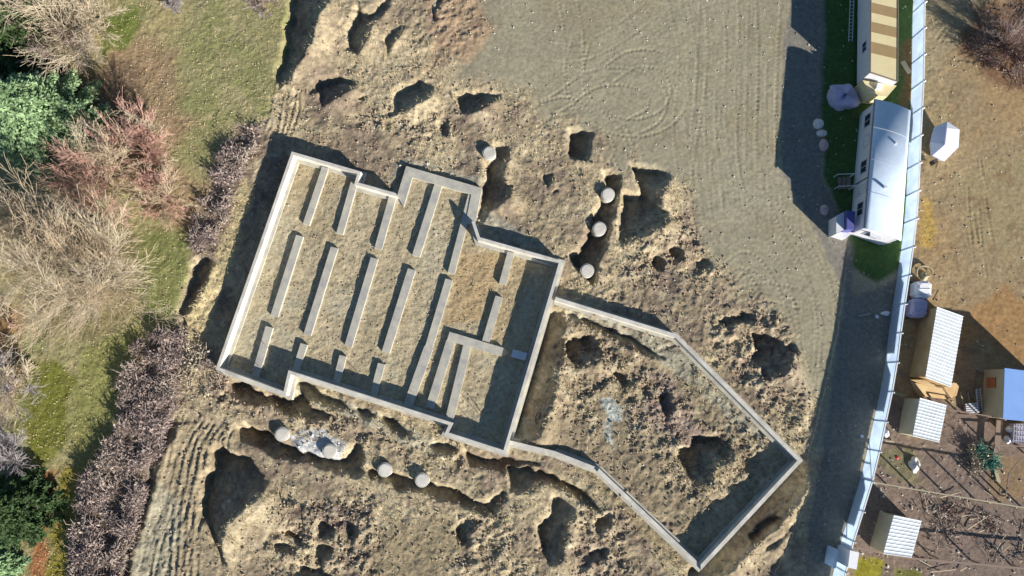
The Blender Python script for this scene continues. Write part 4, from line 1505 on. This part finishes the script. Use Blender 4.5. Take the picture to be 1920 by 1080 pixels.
sk = [Vector(P(u, v, 1.9)[:2]) for u, v in ((1618, 150), (1682, 160), (1664, 181), (1634, 177))]
ob('raised_shade_deck', prism(sk, .0, 1.85), M['cream'], tr)  # deck built tall so its shade fills the gap below the trailer
ob('propane_box', prism([P(u, v, 2.1)[:2] for u, v in ((1646, 155), (1656, 157), (1653, 168), (1643, 166))], 1.85, 2.1), M['vinyl_solid'], tr)
window(tr, tl, bl, .75, 1.0, 1.3, 2.1, -e0)
ld = empty('ladder', P(1600, 35, 0), 'light metal ladder lying along the left side of the cream trailer', 'ladder')
la, lb = Vector(P(1601, 0, 1.0)), Vector(P(1598, 78, .1))
lo = Vector((.34, 0, 0))
ob('stile', bar(la, lb, .05), M['trim'], ld)
ob('stile', bar(la - lo, lb - lo, .05), M['trim'], ld)
for i in range(12):
    p = la.lerp(lb, (i + .5) / 12)
    ob('rung', bar(p - Vector((.03, 0, 0)), p - lo + Vector((.03, 0, 0)), .035), M['trim'], ld)

o = ob('plank', bar(P(1692, 115, .1), P(1706, 138, .1), .45, .06), M['ply_pale'], None, P(1699, 127, 0))
tag(o, 'pale board lying between the cream trailer and the white fence', 'board')


# rounded lumps
def lump(name, u, v, rx, ry, h, m, label, cat, seed, group=None, nz=.12, z=0, nu=28, nv=9, flatten=1.0, drape=0.0):
    x, y, _ = P(u, v, h * .4)
    z = hz(x, y) - .03
    V, Fc = [], []
    for a in range(nv + 1):
        ph = a / nv * math.pi / 2
        for b in range(nu):
            th = 2 * math.pi * b / nu
            rr = math.cos(ph)
            n = 1 + nz * float(fbm(np.array([math.cos(th) * 1.5 + a * .25]), np.array([math.sin(th) * 1.5 + seed]), 1.0, 3, seed)[0])
            n += drape * math.sin(th * 9 + seed) * (1 - math.sin(ph))
            V.append((x + rx * rr ** flatten * math.cos(th) * n, y + ry * rr ** flatten * math.sin(th) * n, z + h * math.sin(ph) * (1 + nz * .6 * math.sin(3 * th + seed))))
    for a in range(nv):
        for b in range(nu):
            d = (b + 1) % nu
            Fc.append((a * nu + b, a * nu + d, (a + 1) * nu + d, (a + 1) * nu + b))
    Fc.append(tuple(range(nv * nu, nv * nu + nu)))
    o = ob(name, (V, Fc), m, None, (x, y, z), smooth=True)
    tag(o, label, cat, group)
    return o


lump('draped_tarp', 1581, 181, 1.45, 1.3, .95, M['tarp_grey'], 'grey-purple tarp draped over a round heap left of the trailers', 'tarp', 5, nz=.34, flatten=.35, drape=.03)
lump('boulder', 1536, 231, .48, .52, .5, M['boulder'], 'pale boulder, topmost and largest of three on the grass', 'boulder', 7, 'boulders in a row on the shaded grass')
lump('boulder', 1542, 249, .5, .33, .4, M['boulder'], 'pale flat boulder between the other two on the grass', 'boulder', 8, 'boulders in a row on the shaded grass')
lump('boulder', 1546, 271, .42, .58, .45, M['boulder_red'], 'pinkish boulder, lowest of three on the grass', 'boulder', 9, 'boulders in a row on the shaded grass')
lump('boulder', 1547, 393, .4, .5, .3, M['boulder_red'], 'pinkish stone at the corner of the dirt and the shade', 'boulder', 10)
lump('plastic_bag', 1662, 588, .42, .2, .15, M['vinyl_solid'], 'crumpled white plastic on the shaded drive by the fence', 'plastic', 13, nz=.5)
lump('plastic_bag', 1645, 594, .18, .18, .12, M['siding'], 'small round white scrap left of the crumpled plastic', 'plastic', 14, nz=.3)
lump('bucket_lid', 1683, 858, .17, .17, .12, M['red'], 'small red ball on the dirt below the middle shed', 'ball', 15, nz=.02)
lump('plastic_bag', 1617, 818, .14, .14, .1, M['vinyl_solid'], 'tiny white scrap on the shaded drive', 'plastic', 16, nz=.2)
lump('trash_bag', 1662, 812, .28, .35, .3, M['vinyl_solid'], 'white bag leaning against the fence beside the middle shed', 'bag', 17, nz=.3)

# covered boat
bt = empty('covered_boat', P(1768, 268, 0), 'small white boat under a pale cover right of the white fence', 'boat')
out_p = [(1776, 228), (1799, 243), (1797, 276), (1770, 303), (1762, 300), (1748, 292), (1744, 266), (1752, 238)]
zs = 1.15
rim = [Vector((*P(u, v, zs)[:2], zs)) for u, v in out_p]
cen = sum((r for r in rim), Vector((0, 0, 0))) / 8
hull_b = [Vector((cen.x + (r.x - cen.x) * .6, cen.y + (r.y - cen.y) * .75, .25)) for r in rim]
V = [tuple(r) for r in rim] + [tuple(r) for r in hull_b]
Fc = [(i, (i + 1) % 8, 8 + (i + 1) % 8, 8 + i) for i in range(8)] + [tuple(range(8, 16))]
ob('hull', (V, Fc), M['vinyl_solid'], bt)
r1 = Vector((*P(1775, 240, 1.5)[:2], 1.5))
r2 = Vector((*P(1771, 272, 1.62)[:2], 1.62))
r3 = Vector((*P(1768, 294, 1.25)[:2], 1.25))
V = [tuple(r + Vector((0, 0, .02))) for r in rim] + [tuple(r1), tuple(r2), tuple(r3)]
Fc = [(0, 1, 8), (1, 9, 8), (1, 2, 9), (2, 10, 9), (2, 3, 10), (3, 4, 10), (4, 5, 10), (5, 9, 10), (5, 6, 9), (6, 7, 9), (7, 8, 9), (7, 0, 8)]
ob('cover', (V, [tuple(reversed(f)) for f in Fc]), M['tarp_white'], bt)
ob('ridge_strap', merge(bar(r1 + Vector((0, 0, .02)), r2 + Vector((0, 0, .02)), .07, .04)), M['tarp_grey'], bt)
ob('outboard_motor', merge(obox(*P(1753, 303, .8)[:2], .3, .95, .35, .4, .4), bar(P(1758, 306, .5), P(1755, 314, .4), .08)), M['wood_dark'], bt)

# two small covered carts by the fence
ct1 = empty('covered_cart', P(1733, 545, 0), 'white rounded cart canopy beside the fence, upper of the two', 'cart', 'covered carts by the fence')
ct2 = empty('covered_cart', P(1725, 578, 0), 'lavender-grey rounded cart canopy beside the fence, lower of the two', 'cart', 'covered carts by the fence')


def canopy(e, pts, z1, m, m2):
    q = [Vector(P(u, v, z1)[:2]) for u, v in pts]
    cc_ = sum(q, Vector((0, 0))) / len(q)
    rings = [(1.0, .35), (1.0, z1 - .25), (.9, z1 - .06), (.6, z1 + .04)]
    V, Fc = [], []
    for s, z in rings:
        V += [(cc_.x + (p.x - cc_.x) * s, cc_.y + (p.y - cc_.y) * s, z) for p in q]
    n = len(q)
    for a in range(len(rings) - 1):
        for b in range(n):
            d = (b + 1) % n
            Fc.append((a * n + b, a * n + d, (a + 1) * n + d, (a + 1) * n + b))
    Fc.append(tuple(range(3 * n, 4 * n)))
    ob('canopy', (V, Fc), m, e)
    for k_ in (-.55, 0, .55):
        lx = (q[0] - q[n // 2]).length
        ob('crossbar', obox(cc_.x, cc_.y + k_ * .9, z1 + .03, z1 + .07, 1.15, .06), m2, e)
    for sx, sy in ((-1, -1), (1, -1), (1, 1), (-1, 1)):
        w = cyl(0, 0, -.08, .08, .28, 14)
        vv = [(cc_.x + sx * .55 + z_, cc_.y + sy * .6 + y_, .26 + x_) for x_, y_, z_ in w[0]]
        vv2 = [(cc_.x + sx * .55 - z_, cc_.y + sy * .6 + y_, .26 + x_) for x_, y_, z_ in w[0]]
        ob('wheel', (vv + vv2[-14:], w[1] + [tuple(range(28 + 0, 42))] if False else w[1]) if False else (vv, w[1]), M['dark_trim'], e)


canopy(ct1, [(1719, 529), (1727, 526), (1742, 526), (1749, 531), (1748, 555), (1742, 559), (1722, 558), (1717, 552)], 1.3, M['vinyl_solid'], M['trim'])
canopy(ct2, [(1712, 562), (1718, 559), (1734, 559), (1741, 565), (1740, 590), (1734, 595), (1716, 594), (1708, 589)], 1.3, M['tarp_grey'], M['trim'])
lg = empty('bent_hoop', P(1733, 507, 0), 'curved pale wooden hoop lying by the fence above the white cart', 'hoop')
hp = [Vector((P(1733, 512, .2)[0] + .72 * math.cos(t), P(1733, 512, .2)[1] + .62 * math.sin(t), .25)) for t in np.linspace(-.1, math.pi + .2, 9)]
ob('hoop_band', merge(*[bar(a, b, .1, .2) for a, b in zip(hp[:-1], hp[1:])]), M['ply_pale'], lg)
lump('sack', 1734, 518, .35, .42, .35, M['ply_pale'], 'tan sack inside the wooden hoop by the fence', 'sack', 21, nz=.2)
o = ob('pole', merge(bar(P(1749, 562, .9), P(1760, 543, 1.2), .08)), M['wood_dark'], None, P(1750, 560, 0))
tag(o, 'dark pole leaning beside the white cart canopy', 'pole')


# ------------------------------------------------------------------ sheds
def shed(corners, ze, rise, wallm, label, nrib, base_open=False, name='shed'):
    """corners TL TR BR BL of the roof; the left edge is the low eave on the walls"""
    TLs, TRs, BRs, BLs = [Vector(P(u, v, ze)[:2]) for u, v in corners]
    cc_ = (TLs + TRs + BRs + BLs) / 4
    e = empty(name, (cc_.x, cc_.y, 0), label, 'shed', 'sheds with white ribbed roofs')
    ex_ = (TRs - TLs).normalized()
    ey_ = (TLs - BLs).normalized()
    i_ = .08
    a, b, c_, d = TLs + ex_ * .02 - ey_ * i_, TRs - ex_ * i_ - ey_ * i_, BRs - ex_ * i_ + ey_ * i_, BLs + ex_ * .02 + ey_ * i_
    t = .08
    zr = ze - rise
    wallseg('wall', a, d, -.1, ze - .04, t, wallm, e)
    wallseg('wall', c_, b, -.1, zr - .04, t, wallm, e)
    for p, q, s in ((a, b, -1), (d, c_, 1)):
        n = ey_ * t * s
        p2, q2 = p + ex_ * t, q - ex_ * t
        bb = [(p2.x, p2.y, -.1), (q2.x, q2.y, -.1), (q2.x + n.x, q2.y + n.y, -.1), (p2.x + n.x, p2.y + n.y, -.1)]
        tt = [(p2.x, p2.y, ze - .06), (q2.x, q2.y, zr - .04), (q2.x + n.x, q2.y + n.y, zr - .04), (p2.x + n.x, p2.y + n.y, ze - .06)]
        ob('wall', quad_prism(bb, tt), wallm, e)
    # roof sheet with standing ribs
    def pt(u_, v_, dz=0.):
        p = (TLs.lerp(TRs, u_)).lerp(BLs.lerp(BRs, u_), v_)
        return (p.x, p.y, ze - rise * u_ + dz)
    ro = ob('roof', quad_prism([pt(0, 0, -.03), pt(0, 1, -.03), pt(1, 1, -.03), pt(1, 0, -.03)], [pt(0, 0, .01), pt(0, 1, .01), pt(1, 1, .01), pt(1, 0, .01)]), M['white_metal'], e)
    ribs = []
    sh_ = .055
    L = (BLs - TLs).length
    for k_ in range(nrib + 1):
        v_ = min(max(k_ / nrib, .006), .994)
        dv = .035 / L
        b4 = [pt(0.002, v_ - dv, .008), pt(.998, v_ - dv, .008), pt(.998, v_ + dv, .008), pt(0.002, v_ + dv, .008)]
        t4 = [pt(0.002, v_ - dv * .5, sh_), pt(.998, v_ - dv * .5, sh_), pt(.998, v_ + dv * .5, sh_), pt(0.002, v_ + dv * .5, sh_)]
        ribs.append(quad_prism(b4, t4))
    r_ = ob('roof_ribs', merge(*ribs), M['white_metal'], e)
    sm_ = []
    for k_ in range(nrib):
        v_ = (k_ + .5) / nrib
        dv = .028 / L
        sm_.append(quad_prism([pt(.004, v_ - dv, .0), pt(.996, v_ - dv, .0), pt(.996, v_ + dv, .0), pt(.004, v_ + dv, .0)],
                              [pt(.004, v_ - dv, .016), pt(.996, v_ - dv, .016), pt(.996, v_ + dv, .016), pt(.004, v_ + dv, .016)]))
    ob('roof_seams', merge(*sm_), M['seam'], e)
    return e


s1 = shed([(1757, 575), (1811, 592), (1788, 726), (1735, 708)], 2.3, .35, M['plywood'], 'longest shed, orange plywood walls and white ribbed roof', 21)
s2 = shed([(1725, 746), (1779, 760), (1765, 830), (1711, 817)], 2.2, .3, M['ply_pale'], 'middle shed by the fence, beige wall and white ribbed roof', 12)
s3 = shed([(1676, 966), (1732, 978), (1713, 1047), (1656, 1038)], 2.2, .3, M['ply_pale'], 'lowest shed near the bottom edge, beige wall and white ribbed roof', 11)
# door of the long shed, low lean-to roof at its lower end
ao = empty('plywood_lean_to', P(1745, 735, 0), 'tan plywood lean-to with folded sheets at the lower end of the longest shed', 'lean-to')
ob('sheet', quad_prism([P(1705, 712, 1.0), P(1750, 728, 1.0), P(1752, 722, 1.3), P(1733, 712, 1.3)], [tuple(Vector(P(*q)) + Vector((0, 0, .05))) for q in ((1705, 712, 1.0), (1750, 728, 1.0), (1752, 722, 1.3), (1733, 712, 1.3))]), M['plywood'], ao)
ob('sheet', quad_prism([P(1707, 716, .9), P(1722, 742, .35), P(1778, 749, .35), P(1766, 728, .9)], [tuple(Vector(P(*q)) + Vector((0, 0, .05))) for q in ((1707, 716, .9), (1722, 742, .35), (1778, 749, .35), (1766, 728, .9))]), M['plywood'], ao)
ob('sheet', quad_prism([P(1769, 727, 1.0), P(1783, 747, .7), P(1793, 742, .8), P(1798, 722, 1.1), P(1790, 716, 1.2)], [tuple(Vector(P(*q)) + Vector((0, 0, .05))) for q in ((1769, 727, 1.0), (1783, 747, .7), (1793, 742, .8), (1798, 722, 1.1), (1790, 716, 1.2))]), M['plywood'], ao)
for u, v in ((1708, 716), (1721, 741), (1777, 748), (1783, 746), (1797, 723)):
    x_, y_, _z = P(u, v, .4)
    ob('leg', obox(x_, y_, -.1, .42, .08, .08), M['wood'], ao)

# blue-roofed outbuilding at the right edge
ob_ = empty('outbuilding', P(1900, 740, 0), 'outbuilding with flat pale blue roof cut by the right edge', 'outbuilding')
BH = 2.7
bq = [Vector(P(u, v, BH)[:2]) for u, v in ((1884, 690), (1990, 704), (1988, 796), (1881, 786))]
ob('wall', prism([q_ + (sum(bq, Vector((0, 0))) / 4 - q_).normalized() * .12 for q_ in bq], -.1, BH - .08), M['ply_pale'], ob_)
ob('roof', prism(bq, BH - .08, BH), M['blue_roof'], ob_)
ob('rusty_panel', prism([P(1866, 708, 1.6)[:2], P(1880, 706, 1.6)[:2], P(1880, 722, 1.6)[:2], P(1866, 727, 1.6)[:2]], .5, 1.6), M['rust'], ob_)

# pallet, ladder and boards beside it
pa = empty('pallet', P(1824, 765, 0), 'pale greenish slatted pallet lying left of the blue roof', 'pallet')
c0 = Vector(P(1810, 757, .3)[:2])
dx_ = (Vector(P(1834, 755, .3)[:2]) - c0)
dy_ = (Vector(P(1812, 775, .3)[:2]) - c0)
for k_ in range(5):
    a = c0 + dy_ * (k_ / 4.6)
    ob('slat', prism([a, a + dx_, a + dx_ + dy_ * .15, a + dy_ * .15], .28, .33), M['siding'], pa)
for k_ in (0, .45, .92):
    a = c0 + dx_ * k_
    ob('runner', prism([a, a + dx_ * .08, a + dx_ * .08 + dy_, a + dy_], .0, .28), M['wood'], pa)
ld = empty('ladder', P(1840, 740, 0), 'dark upright ladder leaning near the blue roofed outbuilding', 'ladder')
la, lb = Vector(P(1838, 728, .9)), Vector(P(1842, 772, .1))
lo = Vector((.36, .05, 0))
ob('stile', bar(la, lb, .05), M['trim'], ld)
ob('stile', bar(la - lo, lb - lo, .05), M['trim'], ld)
for i in range(9):
    p = la.lerp(lb, (i + .5) / 9)
    ob('rung', bar(p - lo * .05, p - lo * .95, .04), M['trim'], ld)
BO = [((1801, 735), (1806, 757), .1, 'pale board standing left of the pallet', 'ply_pale'),
      ((1815, 735), (1818, 756), .07, 'narrow pale board just above the pallet', 'ply_pale'),
      ((1815, 732), (1834, 757), .12, 'brown slanting board above the pallet', 'wood'),
      ((1831, 694), (1856, 707), .08, 'thin board at the top of the dark frame beside the outbuilding', 'wood'),
      ((1831, 696), (1824, 735), .06, 'thin pole down the left of the dark frame by the outbuilding', 'wood'),
      ((1686, 692), (1722, 742), .12, 'grey pole slanting from the fence to the tan lean-to', 'wood'),
      ((1676, 738), (1698, 742), .1, 'short pale board above the middle shed', 'ply_pale'),
      ((1663, 800), (1680, 817), .1, 'short board beside the wall of the middle shed', 'wood'),
      ((1660, 827), (1677, 829), .12, 'pale plank below the middle shed near the fence', 'ply_pale'),
      ((1695, 634), (1705, 629), .08, 'tiny pale stick between the fence and the longest shed', 'ply_pale'),
      ((1806, 648), (1838, 656), .07, 'upper pale stick in the shade right of the longest shed', 'wood'),
      ((1806, 656), (1838, 663), .07, 'lower pale stick in the shade right of the longest shed', 'wood'),
      ((1724, 1050), (1746, 1062), .1, 'bright board end below the lowest shed', 'ply_pale'),
      ((1866, 878), (1873, 905), .32, 'grey plank on the ground right of the green netting', 'ply_pale'),
      ((1610, 592), (1632, 588), .04, 'thin white stick on the shaded drive', 'siding')]
for a, b, w, lab, m in BO:
    o = ob('board', bar(P(*a, .12), P(*b, .12), w, .06), M[m], None, P(*a, 0))
    tag(o, lab, 'board')

# rail fences of the pens: posts throw the long shadows
def rail_fence(label, line_px, ztop, posts_t, m, name='rail_fence', w=.1, double=False):
    p = [Vector(P(u, v, ztop)) for u, v in line_px]
    e = empty(name, (p[0].x, p[0].y, 0), label, 'fence')
    for a, b in zip(p[:-1], p[1:]):
        ob('rail', bar(a, b, w, .08), M[m], e)
        if double:
            ob('rail', bar(a - Vector((0, 0, .8)), b - Vector((0, 0, .8)), w * .7, .06), M[m], e)
    L = p[-1] - p[0]
    pt_ = None
    for t in posts_t:
        q = p[0] + L * t
        if pt_ is None:
            pt_ = ob('post', obox(q.x, q.y - .1, -.2, ztop - .02, .11, .11), M[m], e, (q.x, q.y, 0))
        else:
            part_copy(pt_, e, (q.x, q.y, 0))
    # wire mesh strands
    return e


rail_fence('long pale timber rail on posts crossing the pens below the middle shed', [(1640, 905), (1950, 957)], 1.9, (.01, .15, .33, .52, .7, .86, .99), 'ply_pale')
rail_fence('timber rail from the middle shed to the outbuilding', [(1780, 768), (1888, 786)], 1.3, (.02, .35, .68, .98), 'wood')
rail_fence('rail fence along the bottom right below the lowest shed', [(1606, 1027), (1700, 1046), (1990, 1072)], 1.1, (.02, .2, .4, .6, .8), 'wood', w=.16)
rail_fence('short pale rail between the netting and the right edge', [(1865, 834), (1990, 842)], 1.0, (.02, .5, .95), 'wood')
rail_fence('thin curved rail at the right edge of the pens', [(1931, 848), (1908, 868), (1892, 888), (1886, 930)], .8, (.0, .98), 'wood', w=.08)
sg = rail_fence('grey wide timber strip beside the shaded pen', [(1874, 788), (1868, 850)], .5, (.1, .9), 'wood', w=.5)
# wire cages right of it
cg = empty('wire_cage', P(1905, 800, 0), 'pale wire cages and white bins below the blue roof', 'cage')
for k_ in range(6):
    ob('wire', bar(P(1902 + 5 * k_, 796, .9), P(1900 + 5 * k_, 830, .9), .035), M['trim'], cg)
for k_ in range(4):
    ob('wire', bar(P(1900, 799 + 9 * k_, .9), P(1930, 801 + 9 * k_, .9), .035), M['trim'], cg)
ob('frame', merge(obox(*P(1914, 812, .4)[:2], .0, .85, 1.3, 1.6)), M['tarp_grey'], cg)
lump('bin_bag', 1893, 805, .3, .3, .35, M['vinyl_solid'], 'white bag left of the wire cages, upper one', 'bag', 31, nz=.3)
lump('bin_bag', 1890, 824, .3, .35, .3, M['siding'], 'white bag left of the wire cages, lower one', 'bag', 32, nz=.3)
lump('rock_heap', 1716, 872, .5, .7, .35, M['boulder'], 'low grey stone heap in the pen below the middle shed', 'stones', 33, nz=.4)
RK = np.random.default_rng(81)
sp2 = zone([(1650, 850), (1850, 850), (1990, 960), (1990, 1100), (1620, 1100), (1600, 1000)], .5, 2)
stones('yard_litter', lambda j, i: sp2[j, i] * .6, 1300, .11, 'stone', 'pale stones and litter on the pens\' ground', 83)
# gravel of whitish stones above the yard pens
pts9 = [(1835, 960), (1842, 975), (1838, 990), (1846, 1000), (1830, 1005), (1840, 940)]
for i, (u, v) in enumerate(pts9):
    pass

# sticks of the brush tangle
segs = []
for i in range(24):
    u, v = RK.uniform(1735, 1930), RK.uniform(930, 1075)
    a = RK.uniform(0, math.pi)
    L = RK.uniform(.5, 2.2)
    x_, y_, _z = P(u, v)
    z_ = hz(x_, y_) + .1
    segs.append((x_, y_, z_, x_ + math.cos(a) * L, y_ + math.sin(a) * L, z_ + RK.uniform(0, .3), .035, .02))
tv, tf = tubes(segs)
o = link('dead_branches', fast_mesh('dead_branches', tv, tf), M['twig_tan'])
tag(o, 'dead branches strewn over the lower right pen', 'branches', kind='stuff')

print('script objects', len(bpy.data.objects))
